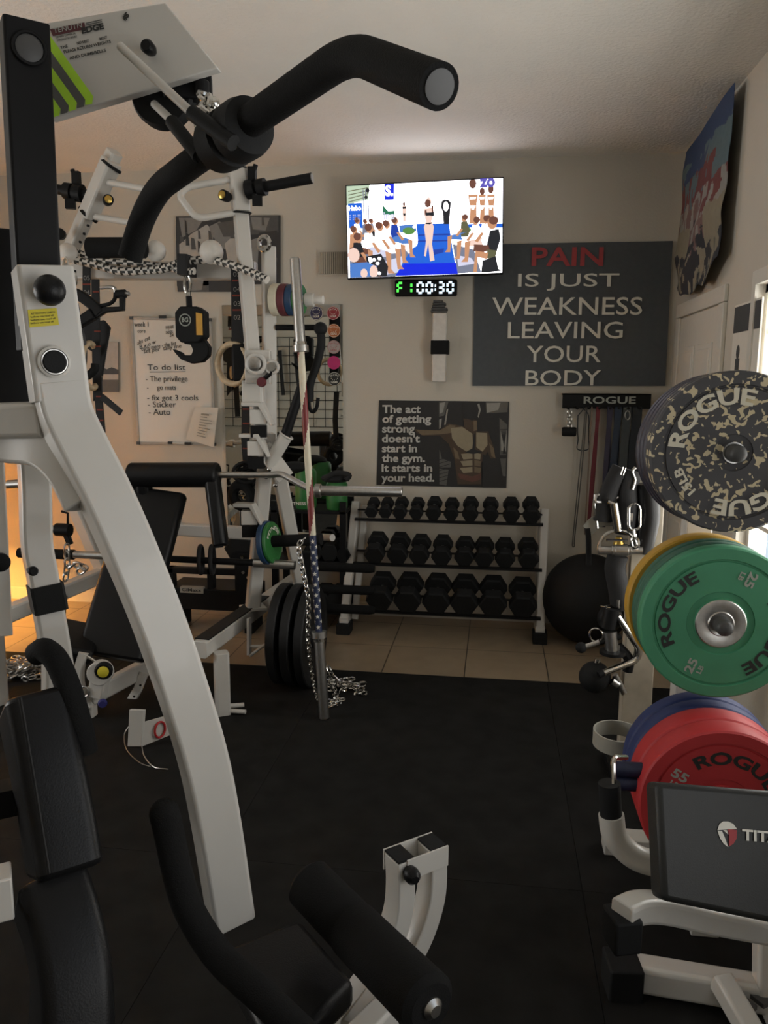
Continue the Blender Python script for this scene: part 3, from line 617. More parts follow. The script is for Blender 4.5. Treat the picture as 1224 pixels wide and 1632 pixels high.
STK = dict(navy=mat('sticker_navy', (0.02, 0.02, 0.07), .5), red=mat('sticker_red', (0.28, 0.03, 0.04), .5), orange=mat('sticker_orange', (0.42, 0.13, 0.04), .5), pink=mat('sticker_pink', (0.5, 0.03, 0.16), .5), pale=mat('sticker_pale', (0.42, 0.36, 0.34), .5), coral=mat('sticker_coral', (0.42, 0.12, 0.12), .5))
disc_sticker(504, 499, 11, STK['navy'], 'round navy sticker'); disc_sticker(531, 499, 10.5, STK['red'], 'round dark red sticker'); disc_sticker(532, 527, 10.5, STK['orange'], 'round orange sticker')
disc_sticker(532, 553, 10.5, STK['pale'], 'round pale sticker with pink print', True, STK['coral']); disc_sticker(532, 578, 10.5, STK['pink'], 'round magenta sticker', False); disc_sticker(533, 604, 11, M['blackprint'], 'round black sticker')

# flag on the right wall
fm = [mat('flag_blue', (0.035, 0.06, 0.13), .9), mat('flag_red', (0.15, 0.045, 0.045), .9), mat('flag_teal', (0.10, 0.15, 0.17), .9), mat('flag_white', (0.26, 0.25, 0.23), .9), mat('flag_tan', (0.24, 0.21, 0.15), .9), mat('flag_rose', (0.17, 0.10, 0.095), .9), mat('flag_dark', (0.03, 0.03, 0.035), .9), mat('flag_olive', (0.13, 0.125, 0.10), .9)]
fl = MB(fm[0]); nu, nv = 60, 100; fq = [Vector((1.10, 5.24, 3.02)), PX(1171, 131, 1.062), PX(1148, 408, 1.06), Vector((1.07, 5.2, 2.22))]
from mathutils import noise
def fpt(u, v):
    p = bil(fq, u, v); n_ = noise.noise(Vector((u*3, v*4, 1.7)))
    p = p + Vector((0.035*n_*(0.3+v) - 0.02*sin(u*pi)*v, 0, -0.10*sin(u*pi)*(v**3)+0.05*(v**4)*noise.noise(Vector((u*6, 3, 2)))))
    p.x = min(p.x, 1.105); return p
vs = [fpt(i/nu, j/nv) for j in range(nv+1) for i in range(nu+1)]; n_ = len(vs); vs2 = [v+Vector((0.0015, 0, 0)) for v in vs]
fl.v = [tuple(v) for v in vs+vs2]
for j in range(nv):
    for i in range(nu):
        u, v = (i+0.5)/nu, (j+0.5)/nv; a = j*(nu+1)+i; n1 = noise.noise(Vector((u*5, v*7, 0)))+0.6*noise.noise(Vector((u*14, v*17, 4))); n2 = noise.noise(Vector((u*9+5, v*4, 3)))+0.7*noise.noise(Vector((u*22, v*9, 8)))
        vv = v+0.06*n1
        if vv < 0.16: k = 0
        elif vv < 0.27: k = 2 if u > 0.6 or n1 > 0.1 else 0
        elif vv < 0.45: k = 1 if n2 > -0.15 and u < 0.8 else 2
        elif vv < 0.60: k = 3 if n2 > 0.05 else (1 if u > 0.55 else 5)
        elif vv < 0.80: k = 4 if (u > 0.7 or u < 0.3) else (6 if n1 > 0.12 else 5 if n2 > -0.1 else 3)
        else: k = 6 if n1+n2 > -0.25 else (7 if n2 > 0 else 4)
        fl.f.append((a, a+1, a+nu+2, a+nu+1)); fl.fm.append(fl.mi(fm[k])); fl.f.append((n_+a+nu+1, n_+a+nu+2, n_+a+1, n_+a)); fl.fm.append(fl.mi(fm[k]))
fl.build('flag', label='colourful draped flag hanging high on the right wall', cat='flag', kind='flat')
# exercise chart beside the door
cq = [PX(1173, 484, 1.115), PX(1210, 464, 1.115), PX(1203, 640, 1.115), PX(1163, 640, 1.115)]
ya, yb3 = cq[0].y, cq[1].y-0.06; za = 2.0
ch = MB(M['paper']).b2((1.112, yb3, 1.30), (1.1195, ya, za)).build('wall_chart', label='pale chart poster with a dark heading beside the window frame', cat='chart')
c_ = MB(M['darkgrey']); c_.b2((1.1105, yb3+0.005, za-0.13), (1.112, ya-0.005, za-0.01))
for k in range(2): 
    yc = ya-0.10-0.17*k; c_.ball((1.1112, yc, 1.78), 0.028, 10, (0.02, 1, 1.2)); c_.b2((1.1105, yc-0.03, 1.52), (1.112, yc+0.03, 1.75)); c_.b2((1.1105, yc-0.028, 1.33), (1.112, yc-0.006, 1.52)); c_.b2((1.1105, yc+0.006, 1.33), (1.112, yc+0.028, 1.52))
c_.build('figures', ch); MB(M['greyprint']).text('CHART', (1.1101, ya-0.03, za-0.09), (0, -1, 0), Z1, height=0.035, width=0.26).build('heading', ch) if 0 else None

# resistance band rack on the back wall
A = P(897, 627, 5.25); B = P(1037, 652, 5.25)
bk = thing('band_rack', 'black wall rail lettered ROGUE with exercise bands hanging below', 'band rack', ((A.x+B.x)/2, 5.3, B.z))
MB(M['black']).b2((A.x, 5.25, B.z), (B.x, 5.262, A.z)).b2((A.x, 5.25, A.z-0.01), (B.x, YB-0.001, A.z)).build('rail', bk, bevel=0.002)
L_ = MB(M['greyprint']); line(L_, 'ROGUE', 930, 1013, 632, 643.5, 5.248, M['greyprint'], 0.02); L_.build('lettering', bk)
pegs = [905, 919, 937, 954, 971, 985, 1000, 1017]
for px in pegs:
    p = P(px, 653, 5.25); MB(M['black']).rod((p.x, YB-0.001, p.z+0.015), (p.x, 5.20, p.z+0.01), 0.008).build('peg', bk)
def band(px0, px1, py1, wdt, m, label, gap=0.012, cat='exercise band', py0=655, thick=0.005, wide=0.0):
    a = P(px0, py0, 5.235); b = P(px1, py1, 5.29); mb = MB(m)
    pts = [a+Vector((0, -gap, -0.03)), a+Vector((0, -gap*0.7, 0.015)), a+Vector((0, 0, 0.024)), a+Vector((0, gap*0.7, 0.015)), a+Vector((0, gap, -0.03)), a.lerp(b, 0.55)+Vector((wdt*0.25, gap, 0)), b+Vector((0, gap*0.7, 0.06)), b+Vector((0, gap*0.4, 0)), b+Vector((0, -gap*0.4, 0)), b+Vector((0, -gap*0.7, 0.06)), a.lerp(b, 0.5)+Vector((-wdt*0.25, -gap, 0))]
    if wide: pts = [p+Vector((p.y-a.lerp(b, 0.5).y, 0, 0))*0+Vector((wide*(1 if i in (4, 5, 6, 7) else -1 if i in (0, 8, 9, 10) else 0), 0, 0)) for i, p in enumerate(pts)]
    pts = spline(pts+[pts[0]], 5)[:-1]
    mb.sweep(pts, [(wdt/2, -thick/2), (wdt/2, thick/2), (-wdt/2, thick/2), (-wdt/2, -thick/2)], X1, True); mb.build('resistance_band', label=label, cat=cat, group='bands on the wall rail')
bc = dict(grey=mat('band_grey', (0.10, 0.095, 0.085), .7), red=mat('band_red', (0.14, 0.02, 0.03), .7), purple=mat('band_purple', (0.045, 0.04, 0.07), .7), blue=mat('band_blue', (0.03, 0.045, 0.075), .7), dark=mat('band_dark', (0.02, 0.025, 0.032), .7), tan=mat('band_tan', (0.22, 0.16, 0.12), .7), slate=mat('band_slate', (0.06, 0.07, 0.075), .7))
band(930, 929, 716, 0.006, bc['dark'], 'short thin dark loop band hanging left on the ROGUE rail', 0.01, wide=0.035)
band(934, 914, 870, 0.008, bc['grey'], 'longest thin grey band trailing down left from the rail', 0.010, wide=0.006)
band(953, 938, 845, 0.022, bc['red'], 'dark red band hanging from the ROGUE rail')
band(943, 932, 850, 0.008, bc['tan'], 'thin tan band just left of the dark red band', 0.008)
band(972, 961, 838, 0.03, bc['purple'], 'purplish band right of the dark red band', 0.014)
band(985, 972, 836, 0.04, bc['blue'], 'wide dull blue band in the middle right of the rail', 0.016)
band(999, 992, 820, 0.05, bc['slate'], 'wide slate grey band near the right rail end', 0.018)
band(1015, 1008, 810, 0.06, bc['dark'], 'widest black band at the right rail end', 0.02)
wc = thing('chain_weight', 'short chain ending in a black block at the left rail peg', 'chain', P(906, 695, 5.22))
cm = MB(M['chrome']); chain_links(cm, [P(905, 654, 5.22), P(906, 682, 5.22)], 0.03, 0.018, 0.003); chain_links(cm, [P(909, 654, 5.225), P(909, 682, 5.225)], 0.03, 0.018, 0.003, twist=1); cm.build('chain', wc)
MB(M['rubber']).lathe([(0.026, -0.045), (0.03, -0.035), (0.03, 0.035), (0.026, 0.045)], P(907, 688, 5.22), X1, 20).build('block', wc)
cb = MB(M['steel']).tube([P(1000+4*cos(t*pi/6), 662+7*sin(t*pi/6), 5.18) for t in range(12)], 0.004, 8, True)
cb.build('carabiner', label='grey snap hook hanging by the slate band on the rail', cat='carabiner')
# ================================================================ DUMBBELL RACK
rk = thing('dumbbell_rack', 'white three-tier dumbbell rack with black shelves against the back wall', 'dumbbell rack', (-0.35, 5.0, 0))
rt, rb = P(868, 812, 5.16), P(860, 1012, 4.92); rb.z = 0.07
lt2, lb = P(568, 800, 5.16), P(549, 985, 4.92); lb.z = 0.07
for nm, a, b in (('upright', rt, rb), ('upright', lt2, lb)):
    MB(M['white']).bar([a, b], 0.055, 0.07, X1).build(nm, rk, bevel=0.003)
MB(M['white']).bar([lt2+Vector((0.055, 0.04, -0.03)), lb+Vector((0.055, 0.08, 0))], 0.045, 0.05, X1).build('brace_post', rk, bevel=0.003)
MB(M['white']).bar([rt+Vector((-0.01, 0.05, -0.02)), Vector((rb.x, 5.27, 0.07))], 0.05, 0.05, X1).build('brace_post', rk, bevel=0.003)
for c, l in ((rb, 0.36), (lb, 0.36)):
    MB(M['white']).b2((c.x-0.03, c.y-0.03, 0.06), (c.x+0.03, c.y+l, 0.11)).build('foot_rail', rk, bevel=0.003)
    MB(M['rubber']).b2((c.x-0.045, c.y-0.06, 0.0), (c.x+0.045, c.y+0.06, 0.072)).build('rubber_foot', rk, bevel=0.004)
TIERS = [('top', 5.03, [(594, 0.92), (616, 0.94), (639, 1.0), (665, 0.98), (692, 1.06), (720, 1.02), (750, 1.1), (782, 1.1), (815, 1.14), (847, 1.18)], 796, 816, 0.047, 0.17, 812),
         ('middle', 4.98, [(600, 1.05), (636, 1.05), (670, 1.0), (705, 1.0), (741, 0.97), (772, 0.97), (805, 0.97), (842, 1.0)], 862, 885, 0.066, 0.21, 880),
         ('bottom', 4.93, [(608, 1), (652, 1.02), (697, 1.02), (741, 1.02), (786, 1.02), (833, 1.0)], 929, 957, 0.088, 0.25, 955)]
def hexhead(mb, c, ax, R, l):
    u = X1; w = ax.cross(u).normalized()
    for q, sgn in ((0, 1),):
        vs = []; fs = []; pr = [(0.88, -l/2), (1.0, -l/2+0.1*R), (1.0, l/2-0.1*R), (0.88, l/2)]
        for r, z in pr:
            for k in range(6): th = k*pi/3; vs.append(c+ax*z+(u*cos(th)+w*sin(th))*R*r)
        for i in range(3):
            for k in range(6): fs.append((i*6+k, i*6+(k+1) % 6, (i+1)*6+(k+1) % 6, (i+1)*6+k))
        fs += [tuple(range(6))[::-1], tuple(range(18, 24))]; mb.add(vs, fs)
    return mb
TILT = radians(20); AX = Vector((0, cos(TILT), sin(TILT)))
for tn, Yt, cols, yu, yl, R0, Ln, ysh in TIERS:
    n = len(cols); proto = None
    # tier shelf
    pts = []
    zA = P(cols[0][0], (yu+yl)/2, Yt).z; zB = P(cols[-1][0], (yu+yl)/2+ (10 if tn == 'top' else 6), Yt).z; zc = (zA+zB)/2
    sh_ = MB(M['black'])
    xa, xb = lt2.x+0.02, rb.x+0.0
    for s in (-1, 1):
        c = Vector((0, Yt, zc)) + AX*(s*Ln*0.36) - Vector((0, -sin(TILT), cos(TILT)))*(R0*0.9+0.012)
        sh_.b2((xa, c.y-0.018, c.z-0.006), (xb, c.y+0.018, c.z)); sh_.b2((xa, c.y-0.02, c.z-0.016 if s < 0 else c.z-0.006), (xb, c.y-0.015, c.z+0.0))
    sh_.build('shelf', rk)
    for k, (px, sc) in enumerate(cols):
        x = P(px, (yu+yl)/2, Yt).x; R_ = R0*sc; lab = f'black hex dumbbell, {ORD[k]} from the left on the {tn} tier'
        c = Vector((x, Yt, zc+(sc-1)*R0*0.86))
        if proto is None:
            proto = thing('hex_dumbbell', lab, 'dumbbell', (0, 0, 0), f'hex dumbbells on the {tn} tier')
            for s in (-1, 1): hexhead(MB(M['rubber']), AX*(s*Ln*0.34), AX, R0, Ln*0.32).build('head', proto)
            MB(M['steel']).lathe([(0.012, -Ln*0.2), (0.016, 0), (0.012, Ln*0.2)], (0, 0, 0), AX, 12).build('handle', proto)
            mz = MB(M['greyprint'] if 0 else M['darkgrey']).lathe([(R0*0.4, -Ln*0.502), (R0*0.4, -Ln*0.5)], (0, 0, 0), AX, 16)
            proto.location = c; proto.scale = (sc,)*3
        else: dup(proto, c, lab, scale=sc)
# exercise ball
bc_ = P(937, 940, 4.98); r_ = 0.285; bc_.z = r_; bm_ = MB(M['rubber']); prof = []
for k in range(25):
    a = -pi/2+pi*k/24; prof.append((r_*cos(a)*(1+0.004*(k % 2)), r_*sin(a)))
eb = bm_.lathe(prof, bc_, Vector((0.2, 0.3, 1)), 40).build('exercise_ball', label='big black exercise ball on the tiles right of the dumbbell rack', cat='ball')
dd = (EYEV-bc_).normalized(); MB(M['darkgrey']).text('GYM', bc_+dd*(r_+0.001)+Vector((-0.05, 0, 0.02)), X1, Z1, height=0.025, width=0.07) if 0 else None

# ================================================================ WHITE HALF RACK
pr = thing('power_rack', 'tall white half rack with slanted uprights left of the television', 'power rack', (-1.6, 4.3, 0))
def BR(name, pts, w, h, side, m='white', par=None, bev=0.003, label=None):
    return MB(M[m]).bar([P(*p) if not isinstance(p, Vector) else p for p in pts], w, h, side).build(name, par or pr, bevel=bev, label=label)
SR = Vector((cos(radians(30)), sin(radians(30)), 0)); SL = Vector((cos(radians(-25)), sin(radians(-25)), 0))
rail_a, rail_b = P(318, 1040, 3.45), PZ(480, 918, 0.36); rail_a.z = 0.36
BR('base_rail', [rail_a, rail_b], 0.075, 0.085, (rail_b-rail_a).cross(Z1))
MB(M['black']).bar([rail_a.lerp(rail_b, 0.02)+Z1*0.045, rail_a.lerp(rail_b, 0.55)+Z1*0.045], 0.075, 0.006, (rail_b-rail_a).cross(Z1)).build('grip_strip', pr)
g_ = P(350, 1040, 3.5); BR('leg', [Vector((g_.x, 3.52, 0.33)), Vector((g_.x+0.0, 3.52, 0.012))], 0.07, 0.07, SR)
g2 = rail_a.lerp(rail_b, 0.97); BR('leg', [Vector((g2.x, g2.y, 0.33)), Vector((g2.x, g2.y, 0.0))], 0.07, 0.07, SR)
for dz in (0.03, 0.055):
    a = Vector((g_.x, 3.52, dz)); MB(M['white']).rod(a+Vector((0.03, 0, 0)), a+Vector((0.135-dz*0.6, -0.03+dz, 0)), 0.011).build('peg', pr)
# lower post, joint, upper post on the right
lo_b = PZ(403, 968, 0.40); yj = lo_b.y
BR('upright', [lo_b, P(427, 690, yj)], 0.075, 0.075, SR)
MB(M['white']).box(lo_b+Z1*0.0, (0.13, 0.11, 0.012), radians(30)).build('base_plate', pr)
MB(M['black']).lathe([(0.009, 0), (0.009, 0.012)], P(401, 893, yj-0.05), (0.1, -1, 0), 12).build('hole', pr)
up_t = P(377, 258, 4.05); BR('extension_post', [P(414, 700, yj-0.05), up_t], 0.07, 0.07, SR)
BR('sleeve', [P(384, 338, 4.04), P(376, 252, 4.03)], 0.086, 0.086, SR)
for y in (340, 268): 
    x = 385 if y == 340 else 377
    BR('band', [P(x, y+1, 4.03), P(x, y-1, 4.03)], 0.089, 0.089, SR, 'black', bev=0)
BR('short_post', [P(430, 700, yj+0.12), P(428, 393, yj+0.1)], 0.07, 0.06, SR)
BR('brace_leg', [P(442, 742, yj+0.02), P(480, 935, yj+0.22)], 0.075, 0.07, SR)
BR('gusset', [P(418, 712, yj-0.06), P(455, 762, yj-0.06)], 0.10, 0.02, SR)
for x, y in ((430, 748), (446, 756), (425, 760), (440, 773)): MB(M['chrome']).lathe([(0.012, 0), (0.012, 0.012), (0.005, 0.016)], P(x, y, yj-0.09), (0.1, -1, 0), 6).build('bolt', pr)
MB(M['white']).box(P(412, 585, yj-0.08), (0.13, 0.09, 0.17), radians(10)).box(P(402, 625, yj-0.07), (0.10, 0.06, 0.12), radians(10)).build('hinge_block', pr, bevel=0.006)
MB(M['white']).ring(P(408, 580, yj-0.15), 0.045, 0.011, (0.1, -1, 0), 24, 8).ring(P(434, 585, yj-0.14), 0.03, 0.008, (0.1, -1, 0), 20, 8).build('hinge_collar', pr)
MB(M['steel']).lathe([(0.036, 0), (0.036, 0.05), (0.02, 0.055)], P(408, 580, yj-0.11), (0.1, -1, 0), 20).lathe([(0.022, 0), (0.022, 0.04)], P(434, 585, yj-0.11), (0.1, -1, 0), 16).build('hinge_pin', pr)
MB(M['maroon']).lathe([(0.022, 0), (0.026, 0.02), (0.02, 0.04)], P(418, 609, yj-0.14), (0.1, -1, 0), 16).build('knob', pr, label='dark red pull knob')
MB(M['black']).rod(P(419, 606, yj-0.12), P(434, 592, yj-0.14), 0.012).build('pull_pin', pr)
MB(M['whiteprint']).bar([P(431, 640, yj-0.05), P(429, 690, yj-0.05)], 0.01, 0.001, X1).build('marking', pr) if 0 else None
for k, (x, y) in enumerate(((412, 655), (408, 705), (398, 815))):      # bar catches down the right post
    c = P(x, y, yj-0.09); b_ = MB(M['white']); b_.box(c+Vector((-0.0, 0, -0.03)), (0.085, 0.07, 0.075), radians(12))
    b_.prism([(-0.06, 0.0), (0.045, 0.0), (0.10, -0.115), (0.09, -0.12), (0.03, -0.02), (-0.06, -0.02)], c+Vector((-0.02, -0.04, 0.045)), X1, Z1, (0, 0.075, 0)); b_.build('bar_catch', pr, bevel=0.003)
    MB(M['black']).box(c+Vector((0.0, 0.0, -0.105)), (0.08, 0.07, 0.06), radians(12)).build('catch_pad', pr)
# lever arm: white sleeve with black handle
a, b = P(428, 742, yj-0.06), P(456, 694, yj-0.06)
MB(M['white']).rod(a, b, 0.036, 20).ring(b, 0.036, 0.006, b-a, 24, 6).build('lever_sleeve', pr)
MB(M['black']).rod(b-(b-a)*0.1, P(482, 612, yj-0.06), 0.027, 18, r2=0.024).build('lever_grip', pr, label='black round lever grip')
# crossbar
BR('crossbar', [P(112, 432, 4.2), P(408, 432, 4.2)], 0.07, 0.095, Y1)
BR('crossbar', [P(276, 843, yj+0.35), P(402, 850, yj+0.35)], 0.06, 0.075, Y1)
# left side
BR('extension_post', [P(183, 242, 4.05), P(112, 400, 4.2), P(70, 500, 4.3)], 0.07, 0.07, SL)
BR('sleeve', [P(178, 256, 4.03), P(140, 345, 4.1)], 0.086, 0.086, SL)
for p, q in (((178, 262), (175.5, 266)), ((142, 340), (139, 344))): BR('band', [P(p[0], p[1], 4.03+0.07*(p[1] > 300)), P(q[0], q[1], 4.03+0.07*(p[1] > 300))], 0.092, 0.092, SL, 'black', bev=0)
hm = MB(M['black'])
for k in range(4): hm.lathe([(0.007, 0), (0.007, 0.01)], P(141-6.2*k, 360+13*k, 4.09), (0.1, -1, 0), 10)
hm.build('hole_row', pr)
lw = PZ(166, 915, 0.50); BR('upright', [P(70, 690, 4.35), lw+Z1*0.03], 0.10, 0.07, SL)
BR('gusset', [P(70, 705, 4.25), P(100, 735, 4.25)], 0.10, 0.02, SL)
for x, y in ((82, 713), (92, 724), (78, 727), (94, 741)): MB(M['chrome']).lathe([(0.011, 0), (0.011, 0.012), (0.004, 0.016)], P(x, y, 4.21), (0.1, -1, 0), 6).build('bolt', pr)
la, lb_ = P(-20, 992, 3.45), lw
BR('base_rail', [la, lb_], 0.075, 0.085, (lb_-la).cross(Z1))
BR('leg', [Vector((la.x+0.02, la.y+0.02, la.z)), Vector((la.x+0.02, la.y+0.02, 0.012))], 0.07, 0.07, SL)
BR('leg', [Vector((lb_.x, lb_.y, lb_.z)), Vector((lb_.x, lb_.y, 0.0))], 0.075, 0.075, SL)
# D handles
hd = spline([P(378, 284, 4.0), P(350, 287, 3.98), P(302, 296, 3.92)], 4)[:-1]+fillet([P(302, 296, 3.92), P(285, 303, 3.9), P(289, 320, 3.9), P(312, 350, 3.9), P(382, 337, 4.0)], 0.05, 5)[0:]
MB(M['white']).tube(fillet([P(380, 284, 4.03), P(298, 298, 3.93), P(285, 312, 3.92), P(313, 349, 3.92), P(384, 337, 4.03)], 0.045, 6), 0.017, 12).build('grip_handle', pr)
MB(M['white']).tube(fillet([P(165, 289, 4.05), P(235, 302, 3.95), P(248, 320, 3.94), P(222, 357, 3.94), P(150, 345, 4.09)], 0.045, 6), 0.017, 12).build('grip_handle', pr)
for x, y, Y in ((360, 313, 3.98), (172, 320, 4.02)):
    kn = MB(M['black']).lathe([(0.024, -0.02), (0.027, 0), (0.027, 0.03), (0.02, 0.035)], P(x, y, Y), (-0.2 if x > 200 else 0.6, -1, 0), 18).build('knob', pr)
    MB(M['gold']).lathe([(0.019, 0.033), (0.019, 0.04), (0.008, 0.044)], P(x, y, Y), (-0.2 if x > 200 else 0.6, -1, 0), 16).build('brass_cap', kn)
# horizontal storage pegs with clamps
for sgn, p0, p1 in ((1, (392, 303, 4.02), (497, 284, 3.98)), (-1, (150, 312, 4.08), (60, 296, 4.08))):
    MB(M['black']).rod(P(*p0), P(*p1), 0.026, 18).build('storage_peg', pr)
    c = P(*p0).lerp(P(*p1), 0.10 if sgn > 0 else 0.3); q = MB(M['black']); d = (P(*p1)-P(*p0)).normalized()
    q.rod(c-d*0.03, c+d*0.015, 0.046, 18); q.rod(c+d*0.03, c+d*0.07, 0.042, 18); q.box(c+Vector((0, 0, 0.07)), (0.04, 0.03, 0.07)); q.rod(c+Vector((0, 0, 0.06)), c+Vector((0.02*sgn, 0, 0.115)), 0.012); q.box(c+Vector((0.03*sgn, -0.02, -0.06)), (0.05, 0.03, 0.05), 0.3)
    q.build('collar_clamp', pr)
MB(M['steel']).lathe([(0.022, 0), (0.022, 0.003)], P(497, 284, 3.98), (P(497, 284, 3.98)-P(392, 303, 4.02)), 18).build('peg_cap', pr, label='bare steel peg tip')
# low storage peg on the right, with hook bracket
pa, pb = P(432, 863, yj-0.08), P(512, 859, yj-0.12)
MB(M['foam']).rod(pa, pb, 0.032, 20).build('plate_peg', pr)
MB(M['steel']).rod(P(475, 853, yj+0.3), P(530, 857, yj+0.1), 0.02, 16).build('peg_end', pr)
hk = MB(M['white']); c = P(404, 965, rail_a.lerp(rail_b, 0.55).y-0.12)
hk.bar([P(397, 985, 3.85), P(397, 1043, 3.82)], 0.012, 0.05, X1); hk.tube(fillet([P(398, 1030, 3.84), P(420, 1030, 3.80), P(434, 1020, 3.78)], 0.03), 0.008, 10); hk.tube(fillet([P(399, 1045, 3.82), P(418, 1030, 3.76), P(436, 1020, 3.74)], 0.03), 0.008, 10)
hk.build('hook_bracket', pr)
MB(M['black']).rod(P(440, 522, yj+0.1), P(512, 522, yj+0.1), 0.016).build('added_arm', pr)  # added rod, only there to carry the solid stand-in for a mirror reflection
MB(M['rubber']).tube(spline([P(509, 520, yj+0.08), P(512, 545, yj+0.08), P(505, 580, yj+0.08), P(495, 610, yj+0.08), P(492, 640, yj+0.08)], 6), 0.022, 14).ball(P(511, 524, yj+0.08), 0.036, 16).build('reflection_grip', pr, label='black downturned grip with rounded head, solid stand-in for a mirror reflection')  # handle reflected in the mirror, built as a solid grip before it
MB(M['black']).tube(spline([P(493, 600, yj+0.08), P(492, 632, yj+0.08), P(494, 652, yj+0.08), P(500, 656, yj+0.08), P(505, 648, yj+0.08), P(507, 634, yj+0.08)], 5), 0.010, 10).build('reflection_hook', pr)  # hook end of that reflected handle, likewise added as a solid
# top pulley on the inner upright
MB(M['chrome']).ring(P(421, 388, yj+0.05), 0.035, 0.012, X1*0.4+Y1, 20, 8, sq=1).build('snap_ring', pr)

# colour change plates on the upper peg
pa, pb = P(432, 478, yj+0.03), P(515, 478, yj+0.0); d = (pb-pa).normalized()
MB(M['plaster']).rod(pa, pb, 0.022, 18).build('plate_pin', pr); MB(M['white']).rod(P(487, 478, yj), P(500, 478, yj), 0.034, 20).build('pin_end', pr)
plab = [('cream', 0.02, 0.045, 'cream small change plate, innermost on the upper rack pin'), ('maroon', 0.045, 0.04, 'dark red small change plate beside the cream one'), ('blue', 0.045, 0.038, 'blue small change plate between red and green on the upper pin'), ('green', 0.045, 0.035, 'green small change plate, outermost on the upper rack pin')]
t = 0.012; RR = [0.083, 0.082, 0.080, 0.079]
for k, (m, _, w_, lab) in enumerate(plab):
    c = pa+d*t; r = RR[k]
    MB(M[m]).lathe([(0.026, 0), (r-0.004, 0), (r, 0.004), (r, w_-0.004), (r-0.004, w_), (0.026, w_)], c, d, 36).build('change_plate', label=lab, cat='weight plate', group='change plates on the upper rack pin'); t += w_+0.001
# blue and green plates on the low peg
pa, pb = P(414, 866, yj-0.075), P(512, 859, yj-0.12); d = (pb-pa).normalized()
for m, t, r, w_, lab in (('blue', 0.0, 0.118, 0.03, 'blue small plate behind the green one on the low peg'), ('green', 0.032, 0.112, 0.02, 'green small plate with white ring of print on the low peg')):
    p_ = MB(M[m]).lathe([(0.034, 0), (r-0.004, 0), (r, 0.004), (r, w_-0.004), (r-0.004, w_), (r*0.8, w_), (r*0.78, w_-0.004), (0.034, w_-0.004)], pa+d*(t+0.03), d, 40).build('small_plate', label=lab, cat='weight plate', group='small plates on the low peg')
    if m == 'green':
        k_ = MB(M['whiteprint']); o = pa+d*(t+0.03+w_-0.0035); v = Z1; u = v.cross(d).normalized(); 
        k_.text('FITNESS', o+v*0.067, u, v, height=0.022, width=0.15, m=M['whiteprint'], bold=0.02, align='C', bend=0.067)
        k_.text('FITNESS', o-v*0.067, -u, -v, height=0.022, width=0.15, m=M['whiteprint'], bold=0.02, align='C', bend=0.067); k_.build('lettering', p_)
# iron plates on the base
ctr = P(452, 1012, 3.98); ctr.z = 0.29; axd = Vector((1, -0.03, 0)).normalized()
for k in range(3):
    o = ctr+axd*(-0.02+0.075*k)+Vector((0, 0, -0.004*k)); r = 0.275-0.004*(k == 0)
    pl_ = MB(M['iron']).lathe([(0.026, 0.0), (0.06, 0.0), (0.065, 0.012), (r*0.78, 0.012), (r*0.82, 0), (r-0.006, 0), (r, 0.006), (r, 0.042), (r-0.006, 0.048), (r*0.82, 0.048), (r*0.78, 0.036), (0.065, 0.036), (0.06, 0.048), (0.026, 0.048)], o, axd, 48)
    for q in range(6):
        th = q*pi/3+0.3; v = Z1; u = v.cross(axd).normalized(); pl_.lathe([(0.045, 0.034), (0.03, 0.0375)], o+(u*cos(th)+v*sin(th))*0.14, axd, 16, M['black'])
    pl_.build('iron_plate', label=('large black iron plate, left of the three leaning beside the rack', 'large black iron plate between two others beside the rack', 'large black iron plate nearest the striped barbell')[k], cat='weight plate', group='iron plates at the rack base')

# safety squat bar resting in the catches
Ys = yj-0.16
sb = thing('safety_squat_bar', 'squat bar with thick black padded yoke resting across the white rack', 'barbell', P(300, 790, Ys))
MB(M['vinyl']).rod(P(207, 757, Ys), P(348, 757, Ys), 0.066, 24).build('yoke_pad', sb, bevel=0.012)
MB(M['vinyl']).bar([P(337, 752, Ys), P(352, 870, Ys-0.10)], 0.075, 0.09, X1, ch=0.25).build('shoulder_pad', sb, bevel=0.008)
MB(M['vinyl']).bar([P(226, 752, Ys), P(240, 850, Ys+0.08)], 0.075, 0.09, X1, ch=0.25).build('shoulder_pad', sb, bevel=0.008)
MB(M['foam']).rod(P(345, 835, Ys-0.09), P(349, 873, Ys-0.11), 0.02).build('handle', sb)
MB(M['steel']).tube(fillet([P(345, 757, Ys), P(432, 757, Ys), P(448, 755, Ys), P(500, 783, Ys-0.05), P(512, 783, Ys-0.05)], 0.06), 0.017, 14).build('shaft', sb)
MB(M['steel']).lathe([(0.03, 0), (0.036, 0.004), (0.036, 0.03), (0.0255, 0.034), (0.0255, 0.44), (0.022, 0.445)], P(502, 782, Ys-0.05), P(626, 784, Ys-0.05)-P(502, 782, Ys-0.05), 24).build('bar_sleeve', sb)
MB(M['steel']).rod(P(210, 757, Ys), P(90, 768, Ys), 0.017).build('shaft', sb)
MB(M['steel']).lathe([(0.036, 0), (0.036, 0.03), (0.0255, 0.034), (0.0255, 0.30)], P(95, 768, Ys), P(40, 771, Ys)-P(95, 768, Ys), 24).build('bar_sleeve', sb)

